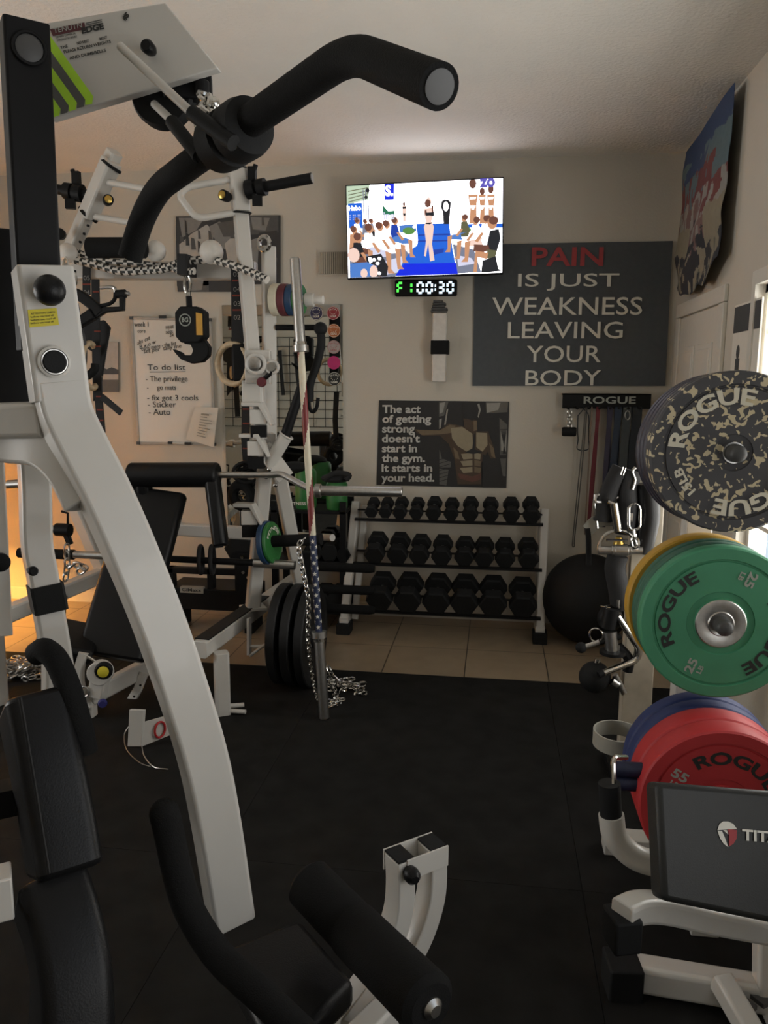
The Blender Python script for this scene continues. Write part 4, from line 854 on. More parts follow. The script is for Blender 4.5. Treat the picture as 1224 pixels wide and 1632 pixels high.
# second barbell low in the rack
Yb2 = yj-0.1
b2_ = thing('barbell', 'dark barbell lying low across the rack with bare steel ends', 'barbell', P(250, 890, Yb2))
MB(M['black']).rod(P(110, 883, Yb2), P(405, 897, Yb2), 0.018).build('shaft', b2_)
MB(M['steel']).rod(P(118, 884, Yb2-0.002), P(175, 886, Yb2-0.002), 0.021).build('bar_sleeve', b2_)
MB(M['steel']).rod(P(405, 897, Yb2), P(470, 901, Yb2), 0.025, 18).build('bar_sleeve', b2_); MB(M['foam']).rod(P(30, 881, Yb2), P(118, 884, Yb2), 0.028).build('end_grip', b2_)
for k, (px, s) in enumerate(((320, 0), (338, 1))):
    MB(M['strap']).ring(P(px, 892, Yb2), 0.05, 0.012, (1, 0.15, 0), 24, 8, sq=1.5).build('wrist_strap', label=('black strap looped round the low barbell, left one', 'black strap looped round the low barbell, right one')[k], cat='strap', group='straps on the low barbell')
# black stand with grey name plate standing under the low barbell
bs_ = thing('black_sled', 'low black steel machine base with a grey name plate under the rack', 'machine', P(340, 985, 4.75))
Yk = 4.75; A = P(262, 905, Yk); B = P(402, 968, Yk); zb = 0.10
q = MB(M['black']); q.b2((A.x, Yk, 0.16), (B.x, Yk+0.3, 0.30)); q.build('deck', bs_, bevel=0.006)
q = MB(M['black']); 
for x in (A.x+0.03, A.x+0.3, B.x-0.03): q.b2((x-0.02, Yk+0.02, 0.27), (x+0.02, Yk+0.08, A.z))
q.b2((A.x, Yk+0.02, A.z-0.04), (B.x, Yk+0.07, A.z)); q.build('frame', bs_, bevel=0.004)
for x in (A.x+0.04, B.x-0.04): MB(M['rubber']).b2((x-0.03, Yk+0.04, 0), (x+0.03, Yk+0.26, 0.165)).build('foot', bs_, bevel=0.005)
npl = P(287, 935, Yk-0.005); n2_ = P(324, 946, Yk-0.005)
pn = MB(M['stainless']).b2((npl.x, Yk-0.006, n2_.z), (n2_.x, Yk+0.03, npl.z)).build('name_plate', bs_)
MB(M['blackprint']).text('GiMaxx', Vector((npl.x+0.012, Yk-0.0065, n2_.z+0.01)), X1, Z1, height=(npl.z-n2_.z)*0.55, width=(n2_.x-npl.x)*0.85, bold=0.02).build('lettering', pn)
for x, y in ((386, 888), (388, 912), (396, 920)): MB(M['chrome']).lathe([(0.012, 0), (0.012, 0.01)], P(x, y, Yk-0.02), (0, -1, 0), 6).build('bolt', bs_)
bs2 = MB(M['black']); bs2.b2((P(375, 900, Yk).x, Yk-0.015, 0.25), (P(402, 900, Yk).x, Yk+0.05, P(390, 880, Yk).z)); bs2.build('plate', bs_)
hx = thing('hex_dumbbell', 'single large black hex dumbbell on the black machine base behind the rack post', 'dumbbell', P(395, 868, 4.9))
o = P(393, 868, 4.9); 
for s in (-1, 1): hexhead(MB(M['rubber']), o+Vector((0.0, s*0.10, 0)), Y1, 0.105, 0.1).build('head', hx)
MB(M['steel']).rod(o+Vector((0, -0.1, 0)), o+Vector((0, 0.1, 0)), 0.016).build('handle', hx)

# ================================================================ THINGS HANGING ON THE CROSSBAR
# rope ends with white balls
def rope(name, pts, r, label):
    pts = spline([P(*p) for p in pts], 10); n = 10; mb = MB(M['plaster']); mb.tube(pts, r, n)
    # two-colour braid: faces alternate along a helix
    k0 = mb.mi(RB)
    for i in range(len(pts)-1):
        for q in range(n):
            if ((q+i*2) // 3) % 2 == 0: mb.fm[i*n+q] = k0
    return mb.build(name, label=label, cat='rope', smooth=80)
RB = M['blackprint']
rope('braided_rope', [(108, 412, 4.08), (150, 422, 4.08), (190, 432, 4.07), (230, 431, 4.06), (262, 428, 4.06), (290, 418, 4.08), (330, 414, 4.08), (362, 420, 4.0), (400, 434, 3.95), (426, 446, 3.92)], 0.021, 'black and white braided rope looped along the white crossbar')
rope('braided_rope', [(118, 400, 4.1), (160, 415, 4.1), (215, 420, 4.1), (262, 425, 4.1), (290, 432, 4.06), (310, 432, 4.05)], 0.018, 'second shorter black and white braided rope behind the first at the crossbar')
for px, py, r, lab in ((108, 403, 15.5, 'white ball grip at the left end of the braided rope'), (248, 400, 16.5, 'white ball grip left of the hanging black hook'), (337, 402, 19, 'largest white ball grip right of the hanging black hook')):
    MB(M['plaster']).ball(P(px, py, 4.06), r*4.06/FPX, 28).build('ball_grip', label=lab, cat='ball grip', group='white ball grips on the rope')
MB(M['foam']).rod(P(142, 395, 3.95), P(230, 395, 3.95), 0.052, 24).build('foam_roller_pad', label='black foam roll lying along the crossbar behind the rope', cat='foam roll')
# hanging scale with hook
sc_ = thing('crane_scale', 'black hanging scale with big hook and orange label on the crossbar', 'scale', P(303, 575, 4.1)); Yc = 4.1
MB(M['strap']).bar([P(298, 408, Yc), P(298, 440, Yc)], 0.055, 0.15, X1).build('hanging_strap', sc_)
MB(M['chrome']).tube([P(299+5*sin(t*pi/8), 452-15*cos(t*pi/8), Yc) for t in range(16)], 0.008, 8, True).rod(P(301, 466, Yc), P(301, 476, Yc), 0.012).build('carabiner', sc_)
MB(M['black']).rod(P(301, 472, Yc), P(302, 494, Yc), 0.016).build('swivel', sc_)
def outl(px, d, m, y): o = P(300, 500, y); return MB(M[m]).prism([((P(a, b, y)-o).x, (P(a, b, y)-o).z) for a, b in px][::-1], o, X1, Z1, (0, d, 0))
outl([(286, 488), (312, 488), (324, 496), (325, 536), (316, 546), (288, 546), (279, 536), (278, 498)], 0.09, 'rubber', Yc-0.045).build('housing', sc_, bevel=0.008)
lb2 = outl([(312, 498), (322, 500), (323, 534), (313, 534)], 0.003, 'orange', Yc-0.048).build('label_strip', sc_, label='orange warning label')
o = P(295, 510, Yc-0.046); MB(M['greyprint']).ring(o, 0.030, 0.003, Y1, 28, 6).text('BG', o+Vector((0, -0.001, -0.011)), X1, Z1, height=0.024, width=0.035, bold=0.02, align='C').build('emblem', sc_)
hp = [(290, 540), (312, 536), (325, 541), (333, 553), (332, 567), (322, 577), (305, 579.5), (288, 573), (278, 562), (274, 556), (288, 562), (290, 566), (304, 566), (307, 558), (303, 549), (293, 548)]
outl(hp, 0.05, 'rubber', Yc-0.025).build('hook', sc_, bevel=0.006)
# wooden gymnastic rings on numbered straps
def strap_numbers(par, x0, y0, x1, y1, Y, labs, ys):
    mb = MB(M['tag_white']); mr = MB(M['tag_red'])
    for t, y in zip(labs, ys):
        f_ = (y-y0)/(y1-y0); x = x0+(x1-x0)*f_; p = P(x, y, Y-0.009)
        mb.text(t, p+Vector((0, 0, -0.015)), X1, Z1, height=0.024, width=0.036, align='C')
        q = P(x, y+11, Y-0.008); mr.b2((q.x-0.024, q.y-0.001, q.z-0.004), (q.x+0.024, q.y+0.001, q.z+0.004))
    mb.build('numbers', par, label='woven grey numbers'); mr.build('stitch_bars', par, label='dark red stitch lines')
rg = thing('gymnastic_ring', 'round pale wooden ring facing front on the right numbered strap', 'gymnastic ring', P(371, 615, 4.1), 'wooden rings on numbered straps')
MB(M['wood']).ring(P(371, 580, 4.1), 0.095, 0.0165, (0.25, 1, 0), 48, 12, sq=1.1).build('ring', rg)
st_ = MB(M['strap']).bar([P(377, 420, 4.1), P(379, 600, 4.09)], 0.062, 0.008, X1).build('strap', rg); strap_numbers(st_, 377, 420, 379, 600, 4.1, ['05', '04', '03', '02', '01'], [436, 460, 483, 505, 527])
MB(M['strap']).bar([P(392, 440, 4.13), P(393, 545, 4.13)], 0.055, 0.008, X1).build('strap', rg)
MB(M['black']).b2(tuple(P(369, 548, 4.07)), tuple(P(399, 608, 4.13))).build('sleeve_pad', rg, bevel=0.01)
MB(M['strap']).bar([P(393, 630, 4.12), P(391, 700, 4.12), P(394, 745, 4.12)], 0.045, 0.010, X1).build('strap_tail', rg)
tt = MB(M['tag_red']); 
for y in (652, 675, 695, 715, 735): q = P(392, y, 4.112); tt.b2((q.x-0.018, q.y-0.001, q.z-0.004), (q.x+0.018, q.y+0.001, q.z+0.004))
tt.build('tail_stitches', rg)
bd = MB(M['strap'])
for k in range(6): bd.ring(P(397+(k % 3)*3-3, 757+(k // 2)*5-4, 4.08+0.012*k), 0.075-0.006*k, 0.010, (0.5*(k % 3)-0.4, 1, 0.25*(k % 2)), 26, 8, sq=0.75)
bd.build('strap_bundle', label='tangled black strap bundle with red thread on the right bar catch', cat='strap')
bd = MB(M['rubber']).ring(P(386, 790, 4.1), 0.06, 0.03, (0.3, 1, 0.1), 24, 10).build('ankle_cuff', label='black padded cuff hanging below the strap bundle', cat='cuff')
rg2 = thing('gymnastic_ring', 'pale wooden ring seen edge-on at the left numbered strap', 'gymnastic ring', P(145, 620, 4.15), 'wooden rings on numbered straps')
MB(M['wood']).ring(P(145, 583, 4.1), 0.115, 0.0165, (1, 0.09, 0), 48, 12, sq=1.05).build('ring', rg2)
st_ = MB(M['strap']).bar([P(138, 418, 4.15), P(138, 470, 4.15)], 0.045, 0.008, X1).build('strap', rg2); strap_numbers(st_, 138, 418, 138, 470, 4.15, ['05', '04'], [442, 465])
s2 = MB(M['strap']).bar([P(152, 445, 4.15), P(154, 560, 4.15), P(157, 630, 4.15), P(162, 690, 4.15)], 0.045, 0.010, X1).build('strap_tail', rg2)
tt = MB(M['tag_red'])
for x, y in ((153, 465), (155, 528), (156, 552), (158, 632), (159, 653), (160, 670)): q = P(x, y, 4.14); tt.b2((q.x-0.018, q.y-0.001, q.z-0.004), (q.x+0.018, q.y+0.001, q.z+0.004))
tt.build('tail_stitches', rg2)
MB(M['strap']).bar([P(162, 632, 4.13), P(193, 658, 4.11)], 0.035, 0.012, Z1).build('loose_end', rg2)
MB(M['strap']).prism([((P(a, b, 4.2)-P(150, 500, 4.2)).x, (P(a, b, 4.2)-P(150, 500, 4.2)).z) for a, b in ((120, 505), (150, 512), (165, 510), (175, 522), (168, 560), (158, 625), (148, 640), (146, 560), (118, 545))], P(150, 500, 4.2), X1, Z1, (0, 0.02, 0)).build('belt_wrap', label='black belt folded over the left rack post behind the wooden ring', cat='belt', bevel=0.004)
# black attachment handles hung at the left
ah = thing('cable_handle', 'black pivot handle with U bracket hanging left of the whiteboard', 'handle', P(150, 510, 3.95)); Ya = 3.95
MB(M['black']).bar(spline([P(98, 462, Ya), P(125, 470, Ya), P(150, 488, Ya), P(160, 500, Ya)], 5), 0.035, 0.055, Y1).build('curved_arm', ah, bevel=0.005)
MB(M['black']).tube(spline([P(152, 488, Ya), P(172, 485, Ya), P(182, 478, Ya), P(184, 466, Ya)], 5), 0.010, 10).build('bow', ah)
MB(M['steel']).tube(spline([P(184, 468, Ya), P(182, 459, Ya), P(170, 458, Ya), P(160, 459, Ya)], 5), 0.009, 10).build('wire_bow', ah, label='bare steel bow')
MB(M['black']).bar([P(150, 505, Ya), P(168, 494, Ya), P(195, 492, Ya), P(195, 466, Ya)], 0.03, 0.03, Y1).build('bracket', ah, bevel=0.004)
MB(M['steel']).rod(P(186, 469, Ya), P(206, 468, Ya), 0.012).build('axle', ah); MB(M['black']).rod(P(186, 469, Ya), P(200, 468, Ya), 0.022).build('axle_hub', ah)
MB(M['black']).bar([P(100, 500, Ya), P(118, 520, Ya), P(150, 500, Ya)], 0.05, 0.06, Y1).build('body', ah, bevel=0.006)
for k, (pts, r, lab) in enumerate((([(112, 430), (112, 470), (118, 500), (108, 540), (116, 590)], 0.03, 'thick black grip hanging in the cluster left of the wooden ring'), ([(122, 520), (130, 540), (132, 575), (124, 600)], 0.022, 'dark grey handle beside the edge-on wooden ring'), ([(128, 596), (138, 600), (150, 590), (152, 580)], 0.022, 'black hooked handle crossing the edge-on wooden ring'))):
    MB(M['rubber'] if k != 1 else M['darkgrey']).tube(spline([P(x, y, 4.0+0.03*k) for x, y in pts], 5), r, 12).build('hanging_grip', label=lab, cat='handle', group='grips hanging at the left post')
MB(M['rubber']).b2(tuple(P(118, 600, 4.05)), tuple(P(143, 626, 4.12))).build('block_weight', label='small black block hanging under the left grips', cat='block', bevel=0.01)
cm = MB(M['chrome']); cm.tube([P(117+5*cos(t*pi/6), 446+12*sin(t*pi/6), 3.98) for t in range(12)], 0.006, 8, True); cm.tube([P(110+8*cos(t*pi/6), 488+9*sin(t*pi/6), 3.96) for t in range(12)], 0.007, 8, True)
cm.build('carabiner', label='pair of linked chrome snap hooks at the left rack post', cat='carabiner')
cm = MB(M['chrome']); cm.tube([P(105+5*cos(t*pi/6), 440+30*sin(t*pi/6), 4.02) for t in range(12)], 0.006, 8, True)
cm.build('chrome_loop', label='long narrow chrome loop below the left white ball', cat='loop')
MB(M['black']).lathe([(0.01, 0), (0.03, 0.02), (0.03, 0.05)], P(98, 375, 4.1), (0.3, -1, 0), 16).build('peg_cap', pr)

# ================================================================ STRIPED BARBELL LEANING IN FRONT
bb, bt = PZ(517, 1145, 0.012), P(470, 412, 3.70); d = (bt-bb).normalized(); bt = bb+d*2.2
fb = thing('flag_barbell', 'barbell with stars and stripes shaft standing upright beside the iron plates', 'barbell', bb)
for o, dd in ((bb, d), (bt, -d)):
    MB(M['steel']).lathe([(0.022, 0), (0.025, 0.004), (0.025, 0.40), (0.037, 0.402), (0.037, 0.432), (0.02, 0.434)], o, dd, 28).build('bar_sleeve', fb)
    MB(M['chrome']).lathe([(0.03, 0.385), (0.03, 0.4)], o, dd, 20).build('collar', fb)
sm = [M['cream'], mat('stripe_red', (0.17, 0.022, 0.022), .5), mat('star_navy', (0.015, 0.025, 0.07), .5)]
mb = MB(sm[0]); n = 24; L0, L1 = 0.434, 2.2-0.434; rows = 120; u = d.cross(Y1).normalized(); w_ = d.cross(u)
pts = [bb+d*(L0+(L1-L0)*i/rows) for i in range(rows+1)]; mb.tube(pts, 0.0165, n); split = (L1-L0)*0.345
a1, a2 = mb.mi(sm[1]), mb.mi(sm[2])
for i in range(rows):
    z = (L1-L0)*i/rows
    for q in range(n):
        if z < split: mb.fm[i*n+q] = a2
        elif ((q/n - (z-split)*2.35) % 1.0) < 0.40: mb.fm[i*n+q] = a1
mb.build('shaft', fb, label='navy star section below red and cream spiral stripes', smooth=60)
stm = MB(M['whiteprint']); f_ = (EYEV-bb); f_.z = 0; f_ = (f_-d*f_.dot(d)).normalized(); s_ = d.cross(f_).normalized()
for k in range(9):
    for j in (-1, 0, 1):
        z = 0.455+k*0.052+(0.026 if j else 0); th0 = j*1.25-0.1
        if z > L0+split-0.02: continue
        P_ = []
        for q in range(10):
            rr = 0.0125 if q % 2 == 0 else 0.0052; a = pi/2+q*pi/5; th = th0+rr*cos(a)/0.0175
            P_.append(bb+d*(z+rr*sin(a))+(f_*cos(th)+s_*sin(th))*0.0173)
        c = bb+d*z+(f_*cos(th0)+s_*sin(th0))*0.0178; o = len(stm.v)
        stm.add(P_+[c], [(q, (q+1) % 10, 10) for q in range(10)])
stm.build('stars', fb, kind='flat', smooth=60)
# chains
ch_ = MB(M['chrome'])
q0 = bb+d*0.83+Vector((-0.055, -0.03, 0))
chain_links(ch_, spline([q0+Vector((0.015, 0.02, 0.06)), q0+Vector((-0.01, 0, 0)), bb+d*0.6+Vector((-0.035, -0.03, 0)), bb+d*0.4+Vector((-0.05, -0.02, 0)), bb+d*0.2+Vector((-0.06, 0.05, 0)), bb+Vector((-0.06, 0.15, 0.03)), bb+Vector((0.06, 0.2, 0.02))], 6), 0.032, 0.021, 0.0034)
ch_.build('hanging_chain', label='chrome chain hanging down the left side of the striped barbell', cat='chain')
ch_ = MB(M['chrome']); rr = random.Random(5)
def pile(mb, c, n, sx, sy, sz, L=0.042, r=0.0045):
    for k in range(n):
        p = [Vector((c[0]+rr.gauss(0, sx), c[1]+rr.gauss(0, sy), c[2]+0.008+abs(rr.gauss(0, sz)))) for q in range(4)]
        chain_links(mb, spline(p, 4), L, L*0.65, r)
pc = PZ(548, 1100, 0.012)
pile(ch_, pc, 6, 0.05, 0.05, 0.015)
chain_links(ch_, spline([PZ(522, 1062, 0.10), PZ(528, 1075, 0.06), PZ(540, 1088, 0.03), PZ(560, 1095, 0.02), PZ(576, 1100, 0.02), PZ(566, 1108, 0.02)], 5), 0.042, 0.028, 0.005)
chain_links(ch_, spline([PZ(520, 1078, 0.05), PZ(530, 1095, 0.03), PZ(535, 1112, 0.02), PZ(528, 1125, 0.02), PZ(542, 1118, 0.02)], 5), 0.042, 0.028, 0.005)
ch_.build('chain_pile', label='small heap of chrome chain on the mat beside the striped barbell foot', cat='chain')
ch_ = MB(M['steel']); pc = PZ(38, 1072, 0.012); pile(ch_, pc, 22, 0.09, 0.07, 0.03, 0.046, 0.005)
ch_.build('chain_pile', label='heap of grey chain on the mat at the left picture edge', cat='chain')
ch_ = MB(M['steel']); chain_links(ch_, [P(106, 868, 3.9), P(107, 900, 3.9), P(104, 925, 3.9)], 0.05, 0.032, 0.006); chain_links(ch_, [P(103, 950, 3.9), P(99, 985, 3.9), P(94, 1005, 3.9)], 0.05, 0.032, 0.006)
chain_links(ch_, spline([P(110, 905, 3.9), P(120, 900, 3.9), P(135, 905, 3.9), P(125, 912, 3.9)], 4), 0.05, 0.032, 0.006)
ch_.build('hanging_chain', label='grey chain hanging from the left collar clamp in the rack', cat='chain')
cc = thing('bar_collar', 'black collar clamp on a short steel peg at the left lower rack post', 'clamp', P(95, 862, 4.0))
MB(M['steel']).rod(P(75, 843, 4.0), P(98, 844, 4.0), 0.024).build('peg', cc); MB(M['black']).rod(P(90, 844, 4.0), P(112, 845, 4.0), 0.036).build('clamp_body', cc)
MB(M['black']).tube([P(108, 838, 4.0), P(108, 818, 4.0), P(98, 815, 4.0)], 0.007, 8).build('pin', cc); MB(M['black']).bar([P(105, 850, 4.0), P(112, 868, 4.0)], 0.03, 0.03, Y1).build('tail', cc)

# ================================================================ BENCH AND THINGS NEAR IT
be = thing('adjustable_bench', 'white framed adjustable bench with tall black back pad standing in the rack', 'bench', (-1.7, 3.3, 0.012))
tp_, bp_ = P(247, 792, 3.93), P(180, 1035, 3.50); sd = Vector((cos(radians(8)), sin(radians(8)), 0))
pts = [tp_.lerp(bp_, k/8) for k in range(9)]
MB(M['vinyl']).rbar([bp_.lerp(tp_, 1.04), bp_.lerp(tp_, -0.05)], 0.33, 0.085, sd, 0.03).build('back_pad', be, bevel=0.012)
sa, sb2 = P(60, 1010, 3.398), P(150, 1028, 3.514)
MB(M['vinyl']).rbar([sa, sb2], 0.30, 0.085, Vector((0.15, 1, 0)), 0.03).build('seat_pad', be, bevel=0.012)
MB(M['chrome']).tube(fillet([P(85, 1034, 3.398), P(118, 1036, 3.364), P(138, 1045, 3.364), P(160, 1060, 3.375)], 0.05), 0.009, 10).build('seat_rail', be)
fa, fb2 = P(140, 1112, 3.398), P(238, 1060, 3.802)
MB(M['white']).bar([fa, fb2, P(262, 1048, 3.917)], 0.068, 0.085, Y1).build('main_beam', be, bevel=0.004)
MB(M['white']).bar(spline([P(134, 1040, 3.364), P(127, 1065, 3.364), P(127, 1090, 3.364), P(134, 1115, 3.364), P(142, 1128, 3.364)], 5), 0.04, 0.04, Y1).build('adjust_arc', be)
MB(M['steel']).ring(P(134, 1102, 3.329), 0.025, 0.005, Y1, 20, 6).build('adjust_hole', be)
MB(M['white']).lathe([(0.057, 0), (0.057, 0.06)], P(164, 1068, 3.375), (0.1, -1, 0), 24).bar([P(160, 1075, 3.364), P(155, 1110, 3.364)], 0.08, 0.06, X1).build('pivot_plate', be, bevel=0.004)
kb = MB(M['black']).lathe([(0.04, 0), (0.042, 0.02), (0.035, 0.03)], P(166, 1067, 3.318), (0.35, -1, 0), 20).build('knob', be)
MB(M['yellow']).lathe([(0.026, 0.028), (0.026, 0.036), (0.012, 0.042)], P(166, 1067, 3.318), (0.35, -1, 0), 18).build('knob_cap', kb, label='yellow knob centre')
MB(M['bluedye']).lathe([(0.018, 0), (0.022, 0.015), (0.016, 0.03)], P(164, 1119, 3.306), (0.4, -1, 0), 16).build('lock_knob', be, label='dark blue lock knob')
MB(M['white']).bar([P(230, 1072, 3.686), P(220, 1098, 3.652), P(206, 1122, 3.629)], 0.045, 0.02, X1).build('strut', be, bevel=0.003)
MB(M['black']).lathe([(0.006, 0), (0.006, 0.004)], P(224, 1092, 3.617), (0, -1, 0), 8).lathe([(0.006, 0), (0.006, 0.004)], P(214, 1110, 3.606), (0, -1, 0), 8).build('strut_holes', be)
gx = P(142, 1120, 3.398); MB(M['white']).bar([gx, Vector((gx.x, gx.y, 0.012))], 0.06, 0.06, X1).build('leg', be, bevel=0.003)
MB(M['white']).b2((gx.x-0.2, gx.y-0.03, 0.012), (gx.x+0.02, gx.y+0.03, 0.06)).build('foot', be, bevel=0.004)
gx = P(255, 1050, 3.917); MB(M['white']).bar([gx, Vector((gx.x-0.02, gx.y+0.15, 0.012))], 0.06, 0.06, X1).build('brace_leg', be, bevel=0.003)
# bracket on the mat
sb_ = thing('steel_bracket', 'small white angled steel bracket with a red ring on the mat', 'bracket', (-1.42, 3.0, 0.012)); yv = 3.0
A = PZ(203, 1190, 0.012); yv = A.y; B = P(228, 1133, yv); Cc = P(258, 1146, yv+0.05)
MB(M['white']).hexa([A, P(225, 1190, yv), P(225, 1190, yv)+Vector((0.005, 0.012, 0)), A+Vector((0.005, 0.012, 0)), P(206, 1131, yv), P(229, 1132, yv), P(229, 1132, yv)+Vector((0.005, 0.012, 0)), P(206, 1131, yv)+Vector((0.005, 0.012, 0))]).build('plate', sb_, bevel=0.002)
E_ = [P(225, 1190, yv), P(270, 1172, yv+0.12), P(270, 1140, yv+0.12), P(226, 1152, yv)]; E_[0].z = 0.016
MB(M['white']).add(E_+[p+Vector((0.004, 0.012, 0)) for p in E_], [(0, 1, 2, 3), (7, 6, 5, 4), (0, 4, 5, 1), (1, 5, 6, 2), (2, 6, 7, 3), (3, 7, 4, 0)]).build('plate', sb_)
MB(M['red']).ring(P(255, 1163, yv+0.07), 0.028, 0.005, (0.9, -0.5, 0), 24, 8, sq=1.3).build('red_ring', sb_, label='thin red ring')
MB(M['steel']).tube(spline([PZ(205, 1158, 0.06), PZ(198, 1172, 0.03), PZ(202, 1195, 0.016), PZ(222, 1215, 0.016), PZ(240, 1222, 0.016)], 6), 0.0022, 6).tube(spline([PZ(226, 1188, 0.02), PZ(230, 1205, 0.016), PZ(245, 1222, 0.016), PZ(268, 1226, 0.016)], 6), 0.0025, 6).build('wire', sb_)
# shelf goods under the mirror
lowc = thing('storage_shelf', 'low black shelf with small gear in front of the mirror', 'shelf', (-1.35, 5.1, 0)); xa, xb = P(440, 850, 5.1).x, P(556, 850, 5.1).x
q = MB(M['black'])
for z in (0.12, 0.46, 0.80): q.b2((xa, 4.98, z-0.02), (xb, 5.3, z))
q.build('shelves', lowc, bevel=0.003); 
for x in (xa+0.02, xb-0.02):
    for y in (5.0, 5.28): MB(M['black']).b2((x-0.02, y-0.02, 0), (x+0.02, y+0.02, 0.86)).build('post', lowc)
zt = 0.80
for k, (x0, x1, y0, lab) in enumerate(((468, 502, 748, 'green tub with a white print line behind the striped barbell'), (518, 552, 768, 'green tub right of the striped barbell under a black bag'))):
    A = P(x0, y0, 5.05); B = P(x1, 800, 5.05); gb = MB(M['green']).lathe([((B.x-A.x)*0.46, 0), ((B.x-A.x)*0.5, 0.02), ((B.x-A.x)*0.5, A.z-zt-0.02), ((B.x-A.x)*0.42, A.z-zt)], ((A.x+B.x)/2, 5.09, zt), Z1, 28).build('green_tub', label=lab, cat='tub', group='green tubs under the mirror')
lt_ = MB(M['whiteprint']); line(lt_, 'FITNESS', 462, 488, 800, 805, 4.975, M['whiteprint'], 0.02); lt_.build('lettering', lowc)
A = P(512, 752, 5.0); q = MB(M['strap']); q.ball(P(535, 762, 5.08), 0.10, 16, (1.0, 0.9, 0.32)); q.tube(spline([P(515, 764, 5.0), P(535, 754, 5.0), P(556, 757, 5.0), P(552, 765, 5.0)], 5), 0.018, 10)
q.build('folded_bag', label='black rolled bag lying on the right green tub', cat='bag')
MB(M['rubber']).ball(P(470, 745, 5.08), 0.09, 16, (1.2, 1, 0.45)).build('folded_glove', label='black bundle on the green tub left of the barbell', cat='bag')
rr = random.Random(9)
for k, (px, py, s, lab) in enumerate(((505, 835, 0.07, 'black hex dumbbell on the shelf just right of the striped barbell'), (530, 838, 0.065, 'black hex dumbbell at the middle of the shelf under the mirror'), (552, 842, 0.05, 'small black round weight near the left rack upright'), (515, 905, 0.075, 'black hex dumbbell on the lower shelf behind the chain'), (540, 905, 0.075, 'black hex dumbbell on the lower shelf right end'))):
    o = P(px, py, 5.12); o.z = (0.46 if py < 870 else 0.12)+s*0.87; t_ = thing('hex_dumbbell', lab, 'dumbbell', o, 'dumbbells on the low shelf')
    for sg in (-1, 1): hexhead(MB(M['rubber']), o+Vector((0, sg*0.08, 0)), Y1, s, 0.09).build('head', t_)
    MB(M['steel']).rod(o+Vector((0, -0.08, 0)), o+Vector((0, 0.08, 0)), 0.014).build('handle', t_)
# three long black pegs projecting right of the barbell
ps = thing('plate_tree', 'dark plate stand with three long black pegs beside the dumbbell rack', 'plate stand', (-1.1, 4.55, 0)); yp = 4.55
pz = [P(560, 905, yp).z, P(560, 940, yp).z, P(560, 971, yp).z]; x0, x1 = P(490, 940, yp).x, P(597, 940, yp).x
MB(M['black']).b2((x0-0.03, yp-0.035, 0), (x0+0.03, yp+0.035, 0.62)).build('post', ps, bevel=0.004); MB(M['black']).b2((x0-0.04, yp-0.2, 0), (x0+0.04, yp+0.2, 0.05)).build('base', ps, bevel=0.004)
for z in pz: MB(M['foam']).lathe([(0.026, 0), (0.028, 0.004), (0.028, x1-x0-0.03), (0.022, x1-x0)], (x0, yp, z), X1, 18).build('peg', ps)
MB(M['iron']).ring(P(485, 905, 4.4), 0.02, 0.006, X1, 16, 6).build('tag_ring', label='small ring marked tag hanging above the iron plates', cat='ring') if 0 else None
# ================================================================ BUMPER PLATE TREE
tx_, ty_ = 0.655, 2.62
pt = thing('plate_tree', 'white upright plate tree by the window carrying three stacks of bumper plates', 'plate stand', (tx_, ty_, 0))
MB(M['white']).b2((tx_-0.04, ty_-0.04, 0.05), (tx_+0.04, ty_+0.04, 1.62)).build('upright', pt, bevel=0.004)
MB(M['white']).b2((tx_-0.24, ty_-0.04, 0.013), (tx_+0.24, ty_+0.04, 0.075)).build('base_beam', pt, bevel=0.004); MB(M['white']).b2((tx_-0.04, ty_-0.42, 0.013), (tx_+0.04, ty_+0.3, 0.075)).build('base_beam', pt, bevel=0.004)
ZC = [1.44, 0.95, 0.462]
FY = [2.28, 2.28, 2.14]
for z, fy in zip(ZC, FY):
    MB(M['darkgrey']).lathe([(0.024, 0), (0.024, ty_-fy+0.040), (0.022, ty_-fy+0.048), (0.016, ty_-fy+0.054), (0.006, ty_-fy+0.057)], (tx_, ty_, z), -Y1, 28).build('peg', pt)
def circ_text(mb, t, c, R, th, h, w, m, bold=0.03):
    e = Vector((cos(th), 0, sin(th))); tg = Vector((sin(th), 0, -cos(th)))
    mb.text(t, c+e*R, tg, e, height=h, width=w, m=m, bold=bold, align='C', bend=R, depth=0.0012)
def rad_text(mb, t, c, R, th, h, w, m, off=0.0):
    e = Vector((cos(th), 0, sin(th))); tg = Vector((sin(th), 0, -cos(th)))
    mb.text(t, c+e*R+tg*off, -e, tg, height=h, width=w, m=m, bold=0.03, align='C', depth=0.0012)
def bumper(y, z, th, m, label, R=0.225, hub=0.05, hubm='steel', hole=0.0255, lip=True, name='bumper_plate', dx=0.0, grp=''):
    o = Vector((tx_+dx, y, z)); g = 0.004
    prof = [(hole, 0.0), (hub, 0.0)] if hub else [(hole, 0.0)]
    prof += [(hub+0.002, 0.006), (hub+0.02, 0.006), (hub+0.022, 0.002), (R*0.80, 0.002), (R*0.81, 0.006), (R*0.83, 0.006), (R*0.84, 0.0), (R-0.006, 0.0), (R-0.001, 0.005), (R, 0.012), (R, th-0.012), (R-0.005, th), (hole, th)]
    p = MB(m).lathe(prof, o, Y1, 72).build(name, label=label, cat='weight plate', group=grp)
    if hubm: MB(M[hubm]).lathe([(hole, -0.001), (hole+0.004, -0.003), (hub-0.004, -0.003), (hub-0.001, -0.0005), (hub-0.001, 0.01), (hole, 0.01)], o, Y1, 48).build('hub_ring', p)
    return p, o
G1, G2, G3 = 'plates on the top peg of the plate tree', 'plates on the middle peg of the plate tree', 'plates on the bottom peg of the plate tree'
